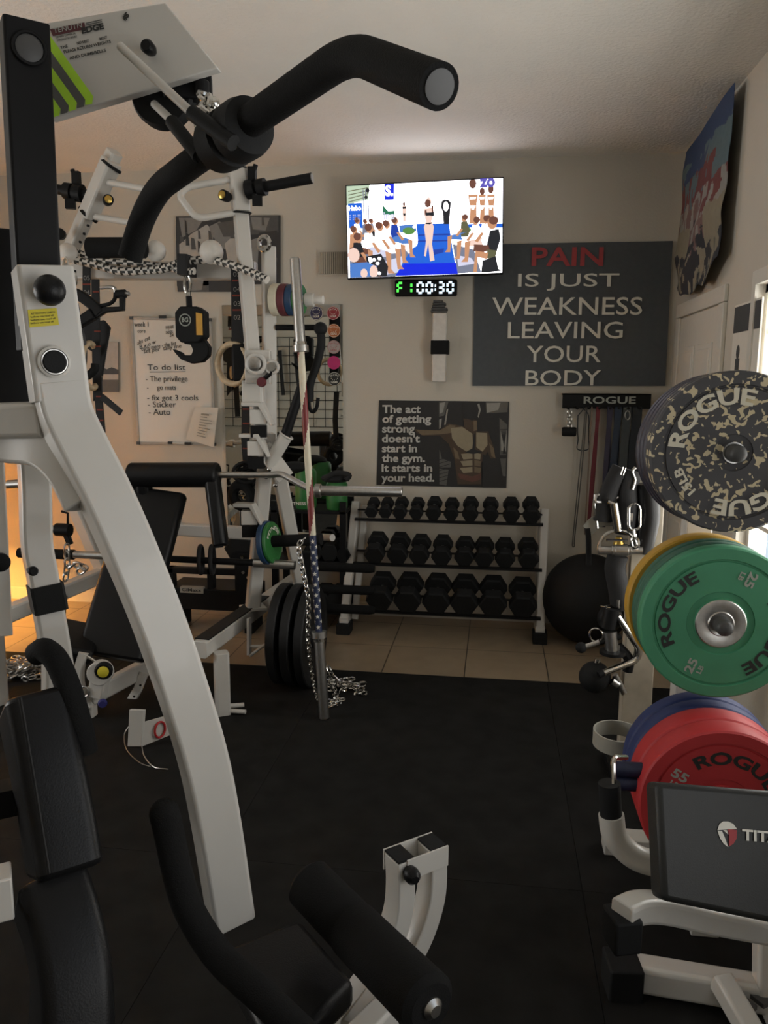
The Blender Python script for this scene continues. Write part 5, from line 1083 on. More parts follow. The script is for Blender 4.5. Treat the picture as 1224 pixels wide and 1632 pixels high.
# top peg
p, o = bumper(2.28, ZC[0], 0.034, M['fleck'], 'tan-flecked black 15 lb bumper plate, front of the top stack', hub=0.030, hubm='steel', grp=G1)
q = MB(M['creamprint']); f0 = o+Vector((0, -0.0005, 0)); 
circ_text(q, 'ROGUE', f0, 0.132, radians(124), 0.046, 0.235, M['creamprint']); circ_text(q, 'ROGUE', f0, 0.132, radians(-56), 0.046, 0.235, M['creamprint']); circ_text(q, '15LB', f0, 0.140, radians(213), 0.026, 0.075, M['creamprint']); circ_text(q, '15LB', f0, 0.140, radians(33), 0.026, 0.075, M['creamprint'])
q.build('lettering', p)
vb = mat('dark_violet_rubber', (0.035, 0.032, 0.05), .5)
ys_ = [2.316, 2.356, 2.398, 2.440]
for k, y in enumerate(ys_):
    bumper(y, ZC[0]-0.002*k, 0.037, M['fleck'] if k == 0 else vb, ('flecked bumper plate tight behind the front one on the top peg', 'dark bumper plate in the middle of the top stack', 'dark bumper plate next to last in the top stack', 'rearmost dark bumper plate of the top stack')[k], hub=0.03, hubm=None, grp=G1, dx=-0.002*k)
# middle peg
p, o = bumper(2.28, ZC[1], 0.05, M['bumper_green'], 'green 25 lb bumper plate, front of the middle stack', hub=0.072, grp=G2)
q = MB(M['blackprint']); f0 = o+Vector((0, 0.0018, 0))
circ_text(q, 'ROGUE', f0, 0.137, radians(163), 0.036, 0.215, M['blackprint']); circ_text(q, 'ROGUE', f0, 0.137, radians(-17), 0.036, 0.215, M['blackprint'])
for th in (68, 248): rad_text(q, '25', f0, 0.148, radians(th), 0.026, 0.045, M['greyprint'], 0.006); rad_text(q, 'LB', f0, 0.148, radians(th), 0.014, 0.024, M['greyprint'], -0.016)
q.build('lettering', p)
MB(M['steel']).lathe([(0.0265, -0.004), (0.034, -0.006), (0.038, -0.002)], o, Y1, 40).build('hub_collar', p)
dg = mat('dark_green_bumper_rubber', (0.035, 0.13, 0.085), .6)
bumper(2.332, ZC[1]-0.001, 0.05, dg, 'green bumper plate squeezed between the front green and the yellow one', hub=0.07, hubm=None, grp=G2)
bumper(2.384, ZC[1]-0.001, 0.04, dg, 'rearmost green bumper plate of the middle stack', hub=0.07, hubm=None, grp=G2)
bumper(2.428, ZC[1]+0.004, 0.062, M['bumper_yellow'], 'yellow bumper plate at the back of the middle stack', hub=0.07, hubm=None, grp=G2, dx=-0.012)
# bottom peg
p, o = bumper(2.14, ZC[2], 0.085, M['bumper_red'], 'red 55 lb bumper plate at the front of the bottom stack', hub=0.062, grp=G3)
q = MB(M['blackprint']); f0 = o+Vector((0, 0.0018, 0))
circ_text(q, 'ROGUE', f0, 0.125, radians(74), 0.038, 0.215, M['blackprint']); circ_text(q, 'ROGUE', f0, 0.125, radians(254), 0.038, 0.215, M['blackprint'])
for th in (152, 332): rad_text(q, '55', f0, 0.143, radians(th), 0.028, 0.046, M['greyprint'], 0.006); rad_text(q, 'LB', f0, 0.143, radians(th), 0.014, 0.024, M['greyprint'], -0.016)
q.build('lettering', p)
bumper(2.228, ZC[2], 0.085, M['bumper_red'], 'second red bumper plate right behind the front red one', hub=0.06, hubm=None, grp=G3)
bumper(2.316, ZC[2], 0.06, M['bumper_blue'], 'blue bumper plate behind the red plates on the bottom peg', hub=0.06, hubm=None, grp=G3)
bumper(2.379, ZC[2], 0.06, M['bumper_blue'], 'rearmost blue bumper plate against the tree upright', hub=0.06, hubm=None, grp=G3)

# ================================================================ CABLE ATTACHMENTS
Yq = 3.05
po2 = thing('attachment_post', 'beige steel post with small hooks holding cable attachments by the plate tree', 'post', (0.62, Yq+0.1, 0))
xa, xb = P(1003, 1000, Yq).x, P(1052, 1000, Yq).x; zt = P(1020, 760, Yq).z
MB(M['beige']).b2((xa, Yq+0.06, 0.05), (xb, Yq+0.14, zt)).build('column', po2, bevel=0.004); MB(M['black']).b2((xa-0.03, Yq+0.02, 0.0125), (xb+0.06, Yq+0.3, 0.05)).build('base', po2, bevel=0.004)
def A_(x, y, dy=0.0): return P(x, y, Yq+dy)
for x0, y0, x1, y1 in ((1010, 805, 948, 800), (1010, 968, 985, 968), (1010, 835, 1006, 830), (1010, 1050, 985, 1040), (1005, 1208, 975, 1208)):
    h = MB(M['steel']); a = A_(x0, y0, 0.09); b = A_(x1, y1); h.tube(fillet([a, b+(a-b)*0.1, b, b+Vector((0, 0, 0.03))], 0.012), 0.006, 8); h.build('hook', po2)
# D handle
dh_ = thing('d_handle', 'chrome stirrup handle with bare steel grip hanging level with the ball top', 'handle', A_(985, 875))
MB(M['chrome']).tube([A_(985+31*cos(t*pi/14), 876-31*sin(t*pi/14)) for t in range(15)], 0.007, 10).build('bow', dh_)
MB(M['steel']).lathe([(0.016, 0), (0.016, 0.05), (0.02, 0.052), (0.02, 0.062), (0.023, 0.064), (0.023, 0.11), (0.02, 0.112), (0.02, 0.122), (0.016, 0.124), (0.016, 0.165)], A_(953, 877), A_(1018, 877)-A_(953, 877), 22).build('grip', dh_)
MB(M['chrome']).tube([A_(966, 861), A_(1000, 861)], 0.005, 8).build('cross_wire', dh_); MB(M['gold']).lathe([(0.02, 0), (0.022, 0.02), (0.012, 0.045)], A_(986, 874, 0.02), Z1, 14).build('swivel', dh_, label='brass swivel')
MB(M['chrome']).rod(A_(978, 802), A_(985, 846), 0.017, 16).rod(A_(968, 800), A_(980, 805), 0.012).build('steel_tube_handle', label='chrome tube hanging straight above the stirrup handle', cat='handle')
cc_ = MB(M['chrome'])
lp = [A_(1011+9*cos(a), 824-12+9*sin(a), -0.02) for a in [pi+pi*k/8 for k in range(9)]] + [A_(1011+9*cos(a), 824+12+9*sin(a), -0.02) for a in [pi*k/8 for k in range(9)]]
cc_.tube(lp, 0.006, 8, True); chain_links(cc_, [A_(1011, 843, -0.02), A_(1013, 872, -0.02)], 0.04, 0.026, 0.005)
cc_.build('chain_link', label='large oval chrome quick link with small chain beside the flecked plate', cat='link')
cl = MB(M['chrome']); cl.tube(fillet([A_(952, 842, .03), A_(947, 800, .03), A_(955, 786, .03), A_(970, 800, .03), A_(985, 792, .03), A_(1016, 790, .03)], 0.02), 0.006, 8); cl.build('bent_wire_handle', label='bent chrome wire hook at the top of the attachment cluster', cat='hook')
for k, (pts, r, m, lab) in enumerate((
        ([(990, 745), (975, 775), (965, 800), (960, 830)], 0.036, 'strap', 'thick black strap handle hanging beneath the rail bands'),
        ([(1008, 750), (1000, 775), (1000, 800), (995, 850)], 0.04, 'strap', 'black webbing strap hanging close to the flecked plate'),
        ([(1030, 770), (1033, 820), (1028, 850), (1020, 880)], 0.045, 'vinyl', 'shiny black rounded handle between flecked and yellow plates'),
        ([(985, 885), (980, 905), (985, 935), (990, 970)], 0.04, 'strap', 'black rope attachment hanging below the stirrup handle'))):
    MB(M[m]).tube(spline([A_(x, y, 0.04) for x, y in pts], 6), r, 12).build('webbing_strap', label=lab, cat='handle', group='dark attachments by the plate tree')
q = MB(M['chrome'])
for x, y in ((989, 756), (993, 757)): q.tube([A_(x, y, -0.01), A_(x+4, y-12, -0.01)], 0.003, 6)
q.tube(spline([A_(1008, 780), A_(1012, 765), A_(1008, 752), A_(1013, 745)], 4), 0.006, 8); q.build('buckle', label='small bright buckle wires on the black strap handle', cat='buckle')
wv = MB(M['stainless']); wv.bar(spline([A_(937, 845, .05), A_(950, 832, .05), A_(975, 828, .05), A_(990, 835, .05)], 5), 0.004, 0.05, Y1); wv.build('grey_cuff', label='grey curved cuff at the left of the attachment cluster', cat='cuff')
MB(M['black']).bar(spline([A_(936, 842, .05), A_(938, 860, .05), A_(938, 900, .05)], 4), 0.02, 0.02, Y1).build('cuff_bracket', label='thin black bracket below the grey cuff', cat='bracket')
# lower group
v = thing('v_bar', 'bent chrome bar hanging low in front of the beige post', 'handle', A_(990, 1050))
MB(M['chrome']).tube(fillet([A_(984, 982), A_(1020, 1036), A_(1015, 1052), A_(958, 1074, -0.05)], 0.035, 6), 0.013, 12).build('bar', v); MB(M['black']).rod(A_(962, 1072, -0.046), A_(954, 1076, -0.053), 0.014).build('end_cap', v)
MB(M['steel']).tube(fillet([A_(988, 985, .02), A_(1016, 1034, .02), A_(1010, 1050, .02), A_(970, 1066, -0.02)], 0.03, 6), 0.008, 10).build('bar', v)
bh = thing('sphere_attachment', 'black sphere grip hanging at the tile edge left of the bent chrome bar', 'handle', A_(945, 1080))
MB(M['rubber']).ball(A_(948, 1079, 0.03), 0.063, 28).build('grip_ball', bh); MB(M['chrome']).rod(A_(950, 1060, 0.03), A_(953, 1050, 0.03), 0.012).build('eyelet', bh)
bh = thing('knob_bar', 'short steel bar with small black ball end above the sphere grip', 'handle', A_(945, 1030))
MB(M['steel']).rod(A_(930, 1032), A_(958, 1022), 0.010).build('bar', bh); MB(M['rubber']).ball(A_(926, 1032), 0.022, 18).build('end_ball', bh); MB(M['rubber']).rod(A_(955, 1023), A_(990, 1014), 0.012).build('dark_bar', bh)
q = MB(M['steel']); q.rod(A_(972, 1006), A_(975, 1036), 0.026, 18); q.lathe([(0.05, 0), (0.05, 0.012), (0.03, 0.016)], A_(976, 1042), Z1, 24, M['black']); q.build('cone_handle', label='steel stub handle on a black disc flange above the bent bar', cat='handle')
MB(M['chrome']).ring(A_(950, 1012), 0.026, 0.004, (0.3, 1, 0), 24, 6).build('split_ring', label='thin chrome ring left of the steel stub handle', cat='ring')
q = MB(M['black']); q.ball(A_(972, 985, 0.03), 0.05, 14, (1, .8, 1.1)); q.rod(A_(975, 970), A_(968, 1000), 0.03); q.build('dark_handle_head', label='black pulley head above the steel stub handle', cat='handle')
q = MB(M['chrome']); q.rod(A_(957, 966), A_(972, 969), 0.004); q.rod(A_(966, 966), A_(968, 975), 0.005); q.build('pin_clip', label='tiny chrome pin clip over the black pulley head', cat='clip')
q = MB(M['steel']); q.tube(spline([A_(985, 1030, .02), A_(1002, 1050, .02), A_(1000, 1070, .02)], 4), 0.02, 10, m=M['black']); q.rod(A_(980, 1075), A_(995, 1105), 0.012); q.rod(A_(975, 1085), A_(985, 1092), 0.018); q.build('clasp', label='steel clasp hanging below the bent chrome bar', cat='clasp')
# grey loop belt
lo = []
for k in range(28):
    a = 2*pi*k/28; lo.append(P(984+37*cos(a), 1176+14*sin(a), 2.62+0.1*sin(a)*-1))
MB(M['stainless']).sweep(lo, [(0.003, -0.032), (0.003, 0.032), (-0.003, 0.032), (-0.003, -0.032)], X1*0+Z1.cross(Y1), True).build('loop_belt', label='stiff grey loop belt beside the blue plates above the black handle', cat='belt') if 0 else None
mb = MB(M['stainless']); vs = []; fs = []; n = 36
for k in range(n):
    a = 2*pi*k/n; p = P(984, 1176, 2.6)+Vector((0.078*cos(a), 0.085*sin(a), 0))
    dr_ = Vector((cos(a), sin(a), 0))*0.003
    vs += [p+Z1*0.026+dr_, p-Z1*0.026+dr_, p-Z1*0.026-dr_, p+Z1*0.026-dr_]
for k in range(n):
    j = (k+1) % n
    for q in range(4): fs.append((k*4+q, k*4+(q+1) % 4, j*4+(q+1) % 4, j*4+q))
mb.add(vs, fs).build('loop_belt', label='stiff grey loop belt beside the blue plates above the grip arm', cat='belt')
for k in range(2): MB(M['navy']).rod(P(978, 1225+22*k, 2.2), P(1030, 1228+22*k, 2.2), 0.022, 18).build('rolled_band', label=('upper navy roll beside the red plate', 'lower navy roll beside the red plate')[k], cat='roll', group='navy rolls beside the red plate')

# ================================================================ FOREGROUND RIGHT: BENCH WITH PRINTED PAD
tb = thing('pad_bench', 'white framed bench with charcoal printed pad in front of the red plates', 'bench', (0.55, 1.5, 0.012)); 
pq2 = [P(1047, 1246, 1.56), P(1296, 1266, 1.636), P(1302, 1486, 1.53), P(1057, 1436, 1.46)]
nrm = (pq2[1]-pq2[0]).cross(pq2[3]-pq2[0]).normalized(); nrm = -nrm if nrm.y < 0 else nrm
MB(M['greypad']).hexa([pq2[3], pq2[2], pq2[2]+nrm*0.06, pq2[3]+nrm*0.06, pq2[0], pq2[1], pq2[1]+nrm*0.06, pq2[0]+nrm*0.06]).build('pad', tb, bevel=0.012)
def tq(x, y, dz=0.0015):     # point on the pad face
    o_ = pq2[0]; r_d = ray(x, y); t = (o_-EYEV).dot(nrm)/r_d.dot(nrm); return EYEV+r_d*t-nrm*dz
lg = MB(M['whiteprint'])
lg.poly([tq(x, y) for x, y in ((1143, 1322), (1146, 1313), (1152, 1309), (1160, 1309), (1168, 1313), (1174, 1321), (1143, 1323))])
lg.poly([tq(x, y) for x, y in ((1143, 1324), (1150, 1324), (1155, 1336), (1160, 1350), (1153, 1345), (1147, 1336))]); lg.poly([tq(x, y) for x, y in ((1152, 1323), (1158, 1323), (1160, 1330))])
lg.poly([tq(x, y, 0.0017) for x, y in ((1159, 1321), (1174, 1323), (1173, 1337), (1168, 1345), (1161, 1349), (1161, 1330))], M['redprint'])
a, b = tq(1182, 1339), tq(1262, 1346); lg.text('TITAN', a, b-a, tq(1182, 1320)-a, height=(tq(1182, 1321)-a).length, width=(b-a).length, m=M['whiteprint'], bold=0.028)
lg.build('pad_print', tb, label='round white and red mark with white TITAN lettering', kind='flat')
MB(M['white']).tube(fillet([P(974, 1298, 1.66), P(978, 1335, 1.66), P(1010, 1368, 1.66), P(1060, 1380, 1.66), P(1120, 1392, 1.68)], 0.09, 7), 0.028, 18).build('grip_arm', tb)
MB(M['rubber']).rod(P(971, 1248, 1.66), P(974, 1304, 1.66), 0.024, 20).build('grip', tb)
MB(M['chrome']).tube(fillet([P(978, 1250, 1.66), P(977, 1207, 1.68), P(998, 1207, 1.75)], 0.02), 0.006, 8).build('hook_wire', tb)
MB(M['white']).bar(spline([P(990, 1458, 1.52), P(1020, 1446, 1.56), P(1062, 1448, 1.6), P(1130, 1463, 1.64), P(1230, 1482, 1.68)], 5), 0.055, 0.055, Z1).build('curved_frame', tb, bevel=0.004)
MB(M['rubber']).box(P(991, 1480, 1.53), (0.06, 0.07, 0.075), 0.3).build('frame_cap', tb, bevel=0.006)
sa2, sb3 = PZ(1003, 1548, 0.06), PZ(1240, 1588, 0.06); MB(M['white']).bar([sa2, sb3], 0.07, 0.08, Y1).build('floor_beam', tb, bevel=0.006)
MB(M['rubber']).box(sa2+Vector((-0.02, -0.01, -0.005)), (0.09, 0.10, 0.095), 0.1).build('rubber_foot', tb, bevel=0.006)
u0 = PZ(1222, 1590, 0.06); MB(M['white']).bar([u0+Vector((0.0, 0, 0)), P(1222, 1455, u0.y+0.05)], 0.06, 0.06, X1).build('upright', tb, bevel=0.004)
MB(M['white']).bar([PZ(1148, 1560, 0.10), PZ(1200, 1650, 0.05)], 0.055, 0.055, Z1).build('cross_foot', tb, bevel=0.004)
for k in range(2):
    e_ = PZ(1185+32*k, 1603-12*k, 0.075); MB(M['darkgrey']).box(e_, (0.05, 0.04, 0.012), 0.6).build('slot_plate', tb)
bq_ = PZ(1240, 1588, 0.06); MB(M['white']).b2((bq_.x-0.04, bq_.y-0.25, 0.0125), (bq_.x+0.03, bq_.y+0.05, 0.03)).build('floor_plate', tb, bevel=0.003)

# ================================================================ FOREGROUND LEFT: LEVER PULLDOWN MACHINE
S = Vector((cos(radians(40)), sin(radians(40)), 0)); N = Vector((sin(radians(40)), -cos(radians(40)), 0))
lm = thing('pulldown_machine', 'big white lever pulldown machine with black pads and curved arm in the left foreground', 'gym machine', (-0.75, 1.3, 0.012))
face = [(100, 610, 1.2), (112, 665, 1.2), (140, 725, 1.2), (178, 800, 1.2), (222, 900, 1.2), (262, 1000, 1.21), (297, 1100, 1.22), (328, 1200, 1.24), (350, 1300, 1.26), (378, 1476, 1.30)]
MB(M['white']).bar(spline([P(*p)-N*0.033 for p in face], 6), 0.080, 0.066, S, ch=0.08).build('curved_arm', lm, bevel=0.002)
MB(M['white']).bar([P(73, 424, 1.2)-N*0.036, P(102, 640, 1.2)-N*0.036], 0.086, 0.074, S, ch=0.07).build('arm_post', lm, bevel=0.002)
o = P(84, 577, 1.2); MB(M['white']).lathe([(0.024, -0.02), (0.025, 0.016), (0.021, 0.018), (0.021, 0.012)], o, N, 36).build('hub', lm)
MB(M['rubber']).lathe([(0.0205, 0), (0.0205, 0.016), (0.016, 0.020)], o, N, 32).build('hub_plug', lm, label='black rubber plug')
MB(M['steel']).ring(o+N*0.017, 0.019, 0.0016, N, 36, 6).build('hub_ring', lm)
MB(M['vinyl']).ball(P(73, 466, 1.2)+N*0.035, 0.024, 28).lathe([(0.012, 0), (0.012, 0.03)], P(73, 466, 1.2), N, 16).build('ball_knob', lm)
def on_face(px, py, org, n_, dz=0.0012):
    r_d = ray(px, py); t = (org-EYEV).dot(n_)/r_d.dot(n_); return EYEV+r_d*t+n_*dz
_a0, _a1 = P(73, 424, 1.2), P(102, 640, 1.2); _t = (_a1-_a0).normalized(); nf = (S-_t*S.dot(_t)).normalized().cross(_t).normalized(); nf = -nf if nf.y > 0 else nf; fo = _a0.lerp(_a1, 0.4)-N*0.036+nf*0.037
yl_ = [on_face(x, y, fo, nf, 0.0012) for x, y in ((44, 494), (90, 491), (94, 518), (47, 522))]
ys2 = MB(M['yellow']).poly(yl_).build('warning_sticker', lm, kind='flat', label='yellow warning sticker')
tk = MB(M['blackprint'])
for k in range(4):
    a, b = on_face(49, 502+5*k, fo, nf, 0.0018), on_face(88-3*(k % 2), 499+5*k, fo, nf, 0.0018); tk.text('ATTENTION CHECK' if k == 0 else 'before use read all', a, b-a, Z1, height=0.0028, width=(b-a).length, depth=0.0002)
tk.build('sticker_text', ys2, kind='flat')
# black telescoping column and the part left of it
ct_, cb_ = P(43, 66, 1.24), P(72, 560, 1.24)
MB(M['black']).bar([P(38, 40, 1.25)-N*0.0, P(66, 560, 1.25)-N*0.01], 0.068, 0.06, S, ch=0.05).build('telescoping_column', lm, bevel=0.002)
MB(M['darkgrey']).lathe([(0.021, -0.01), (0.021, 0.002), (0.017, 0.004)], P(42, 88, 1.25)+N*0.03, N, 32).build('column_plug', lm, label='round grey plug near the column top')
MB(M['black']).ring(P(42, 88, 1.25)+N*0.032, 0.023, 0.003, N, 32, 6).build('plug_ring', lm)
MB(M['black']).box(P(0, 520, 1.36), (0.12, 0.05, 0.34), radians(40)).build('shroud', lm, bevel=0.004)
MB(M['white']).bar([P(-60, 672, 1.28), P(80, 668, 1.24)], 0.06, 0.06, N).build('cross_stub', lm, bevel=0.003)
MB(M['white']).bar(spline([P(-40, 700, 1.3), P(20, 705, 1.28), P(70, 712, 1.25), P(110, 745, 1.23), P(140, 800, 1.22)], 5), 0.05, 0.07, Z1.cross(Y1)*0+Y1, ch=0.1).build('gusset', lm, bevel=0.003)
# second white leg
leg = spline([P(48, 690, 1.36), P(55, 760, 1.36), P(58, 860, 1.36), P(66, 910, 1.36), P(82, 1000, 1.36), P(92, 1060, 1.36)], 5)
end = leg[-1]; leg += [Vector((end.x-0.10, end.y+0.03, 0.013))]
MB(M['white']).bar(leg, 0.052, 0.06, S, ch=0.08).build('leg', lm, bevel=0.002)
MB(M['rubber']).bar([P(71, 930, 1.36), P(79, 972, 1.36)], 0.060, 0.068, S, ch=0.08).build('leg_sleeve', lm)
MB(M['rubber']).lathe([(0.007, 0), (0.009, 0.012), (0.009, 0.022), (0.006, 0.026)], P(66, 903, 1.36)+N*0.03+Vector((-0.028, 0, 0)), N*0.4+Vector((0.5, -0.4, 0)), 16).build('leg_knob', lm)
MB(M['white']).bar([P(-60, 1010, 1.52), P(20, 968, 1.48)], 0.05, 0.05, Z1).build('side_arm', lm, bevel=0.003) if 0 else None
MB(M['white']).bar([P(-14, 660, 1.42), P(4, 1010, 1.40)], 0.034, 0.05, S, ch=0.08).build('frame_post', lm, bevel=0.002)
MB(M['rubber']).lathe([(0.010, 0), (0.018, 0.003), (0.018, 0.012), (0.010, 0.016)], P(0, 895, 1.37), N, 24).build('dial', lm)
# foam handles
MB(M['foam']).tube(spline([P(58, 1042, 1.2), P(72, 1036, 1.19), P(92, 1056, 1.18), P(112, 1105, 1.17), P(128, 1160, 1.16), P(136, 1198, 1.16)], 6), 0.0205, 18).build('foam_handle', lm)
MB(M['foam']).tube(spline([P(262, 1296, 1.2), P(270, 1330, 1.2), P(285, 1400, 1.19), P(304, 1455, 1.18), P(350, 1525, 1.15), P(420, 1590, 1.1), P(500, 1668, 1.05)], 6), 0.026, 20, scale=None).ball(P(262, 1296, 1.2), 0.026, 20).build('foam_handle', lm)
# pads at the lower left
def pad(pts, w, d_, side, name='pad', ch=0.28):
    MB(M['vinyl']).rbar(pts, w, d_, side, 0.022).build(name, lm, bevel=0.010)
pad(spline([P(50, 1118, 1.2), P(68, 1200, 1.17), P(88, 1300, 1.14), P(102, 1388, 1.11)], 4), 0.10, 0.20, S, 'chest_pad')
MB(M['vinyl']).tube(spline([P(32, 1112, 1.06), P(52, 1230, 1.03), P(78, 1392, 0.98)], 6), 0.003, 8).build('pad_piping', lm)
pad(spline([P(75, 1412, 1.10), P(98, 1480, 1.07), P(112, 1560, 1.04), P(112, 1680, 1.0)], 4), 0.105, 0.19, S, 'thigh_pad')
MB(M['white']).box(P(-8, 1425, 1.0), (0.05, 0.05, 0.07), 0.6).build('pad_bracket', lm, bevel=0.003)
MB(M['black']).box(P(20, 1270, 1.2), (0.16, 0.05, 0.05), 0.6).build('pad_arm', lm)
# seat
zs = 0.50; sq = [PZ(352, 1512, zs), PZ(478, 1462, zs), PZ(566, 1562, zs), PZ(440, 1690, zs)]
MB(M['vinyl']).hexa([p-Z1*0.06 for p in sq]+sq).build('seat_pad', lm, bevel=0.016)
cs = (sq[0]+sq[1]+sq[2]+sq[3])/4
MB(M['white']).bar([cs-Z1*0.07, Vector((cs.x, cs.y, 0.013))], 0.07, 0.07, S).build('seat_post', lm, bevel=0.003)
# curved twin post with knob
sd2 = S
base_p = [(0, 0), (0.003, -0.07), (-0.003, -0.13), (-0.03, -0.20), (-0.075, -0.26), (-0.13, -0.31)]
o1 = P(648, 1374, 1.47); z_ = o1.z; o2 = PZ(695, 1350, z_); sp_ = (o2-o1).dot(S); o1 = o1-N*0.027; o2 = o1+S*sp_
for o in (o1, o2):
    pts = spline([o+S*a+Z1*b for a, b in base_p], 5); MB(M['white']).bar(pts, 0.041, 0.055, S, ch=0.06).build('curved_post', lm, bevel=0.001)
    MB(M['rubber']).box(o+Z1*0.003, (0.038, 0.052, 0.005), radians(40)).build('tube_cap', lm)
for nm, q in (('plate', 0.0295), ('plate', -0.0295)):
    MB(M['white']).bar([o1+N*q-S*(0.021 if q < 0 else 0.0)-Z1*0.018, o2+N*q+S*0.021-Z1*0.018], 0.046, 0.004, Z1).build(nm, lm, bevel=0.001)
MB(M['vinyl']).lathe([(0.014, 0), (0.017, 0.012), (0.016, 0.024), (0.008, 0.034)], o1+N*0.03+S*0.004-Z1*0.02, N+Vector((-0.2, 0, 0)), 22).build('post_knob', lm)
# thigh rollers
ra, rb2, rc, rd_ = P(487, 1402, 1.42), P(570, 1488, 1.32), P(560, 1478, 1.33), P(688, 1606, 1.14)
for a, b, r in ((ra, rb2, 0.05), (rc, rd_, 0.052)):
    L_ = (b-a).length; MB(M['foam']).lathe([(0.012, 0), (r-0.012, 0), (r, 0.012), (r, L_-0.012), (r-0.012, L_), (0.012, L_)], a, b-a, 32).build('foam_roller', lm)
d = (rd_-rc).normalized(); MB(M['steel']).rod(ra-d*0.01, rd_+d*0.004, 0.012).lathe([(0.018, 0), (0.018, 0.004), (0.01, 0.012)], rd_, d, 20).build('roller_axle', lm)
pm = P(585, 1600, 1.3); MB(M['white']).bar([PZ(700, 1580, 0.40) if 0 else P(618, 1570, 1.42), P(560, 1650, 1.28)], 0.05, 0.05, Z1).build('roller_arm', lm, bevel=0.002)
MB(M['white']).bar([P(640, 1585, 1.36), P(570, 1660, 1.2)], 0.05, 0.05, Z1).build('roller_arm', lm, bevel=0.002)
q0 = P(600, 1570, 1.42); MB(M['white']).bar([Vector((q0.x-0.05, q0.y, q0.z-0.03)), Vector((q0.x-0.16, q0.y+0.02, 0.013))], 0.06, 0.06, sd2).build('stand_tube', lm, bevel=0.002)
MB(M['white']).bar([Vector((q0.x-0.16, q0.y+0.02, 0.045)), Vector((end.x-0.10, end.y+0.03, 0.045))], 0.07, 0.06, Z1).build('base_beam', lm, bevel=0.003)
# head plate with tape and printing
hq = [P(58, 39, 1.33), P(263, 4, 1.33), P(347, 108, 1.33), P(78, 190, 1.33)]
hn = (hq[1]-hq[0]).cross(hq[3]-hq[0]).normalized(); hn = -hn if hn.y > 0 else hn
MB(M['white']).hexa([hq[3], hq[2], hq[2]-hn*0.022, hq[3]-hn*0.022, hq[0], hq[1], hq[1]-hn*0.022, hq[0]-hn*0.022]).build('head_box', lm, bevel=0.002)
def hp_(x, y, dz=0.0012): return on_face(x, y, hq[0], hn, dz)
tpm = MB(M['lime'])
for k in range(5):
    a = [(76, 43+23*k), (149.5-13*k, 157+6.6*k), (138-13*k+(2 if k < 4 else 0), 166+6.6*k), (76, 66+23*k)]
    a = [(68, 40+23*k), (149.5-13*k, 154+5*k), (149.5-13*k-2, 166+4.6*k), (136.5-13*k, 168+5*k), (136.5-13*k, 159+5*k), (68, 63+23*k)]
    tpm.poly([hp_(x, y, 0.0015+0.0001*k) for x, y in a], M['lime'] if k % 2 == 0 else M['tapegrey'])
tpm.build('striped_tape', lm, label='lime and grey striped tape', kind='flat')
pn = MB(M['tag_dark']); pn.poly([hp_(x, y) for x, y in ((80, 47), (135, 36), (137, 47), (85, 58))])
def ht(t, x0, y0, x1, y1, h, m, bold=0.0, w=None):
    a, b = hp_(x0, y0, 0.0018), hp_(x1, y1, 0.0018); up = hp_(x0-3, y0-12, 0.0018)-a; x = (b-a).normalized(); up = (up-x*up.dot(x)); pn.text(t, a, b-a, up, height=h*1.33/FPX, width=(b-a).length, m=M[m], bold=bold, depth=0.0003)
ht('TENUTN', 87, 54, 132, 44.5, 7, 'greyprint', 0.0); ht('EDGE', 132, 55, 167, 47, 9, 'blackprint', 0.04)
for k in range(3): a = [hp_(137, 37+3*k), hp_(163, 31+3*k), hp_(163, 32.4+3*k), hp_(137, 38.4+3*k)]; pn.poly(a, M['blackprint'])
ht('CERTIFIED COMMERCIAL', 90, 62, 122, 55, 2.6, 'blackprint'); ht('STRENGTH SERIES', 92, 67, 124, 60, 2.6, 'blackprint')
ht('THE', 98, 79, 109, 76, 4, 'blackprint', .02); ht('NEWEST', 124, 72, 143, 68, 4, 'blackprint', .02); ht('MOST', 160, 65, 172, 62, 4, 'blackprint', .02)
ht('PLEASE RETURN WEIGHTS', 103, 86, 178, 69, 4.5, 'blackprint', .02); ht('AND DUMBBELLS', 112, 96, 170, 83, 4.5, 'blackprint', .02); ht('#5', 200, 35, 208, 27, 9, 'blackprint', .06)
pn.build('printed_label', lm, kind='flat', label='printed label with dark red band and EDGE wording')
MB(M['vinyl']).lathe([(0.006, -0.01), (0.010, 0), (0.011, 0.015), (0.008, 0.020)], hp_(249, 88)+hn*0.02, hn, 20).rod(hp_(240, 83), hp_(249, 88)+hn*0.025, 0.006).build('head_knob', lm)
# pulley and hanger under the head
pc_ = P(262, 152, 1.38); MB(M['rubber']).lathe([(0.01, -0.016), (0.052, -0.016), (0.056, -0.008), (0.05, 0), (0.056, 0.008), (0.052, 0.016), (0.01, 0.016)], pc_, hn, 40).build('pulley', lm)
MB(M['black']).box(P(300, 140, 1.38), (0.08, 0.04, 0.045), 0.3).rod(P(322, 128, 1.36), P(322, 150, 1.36), 0.012).build('pulley_bracket', lm, bevel=0.003)
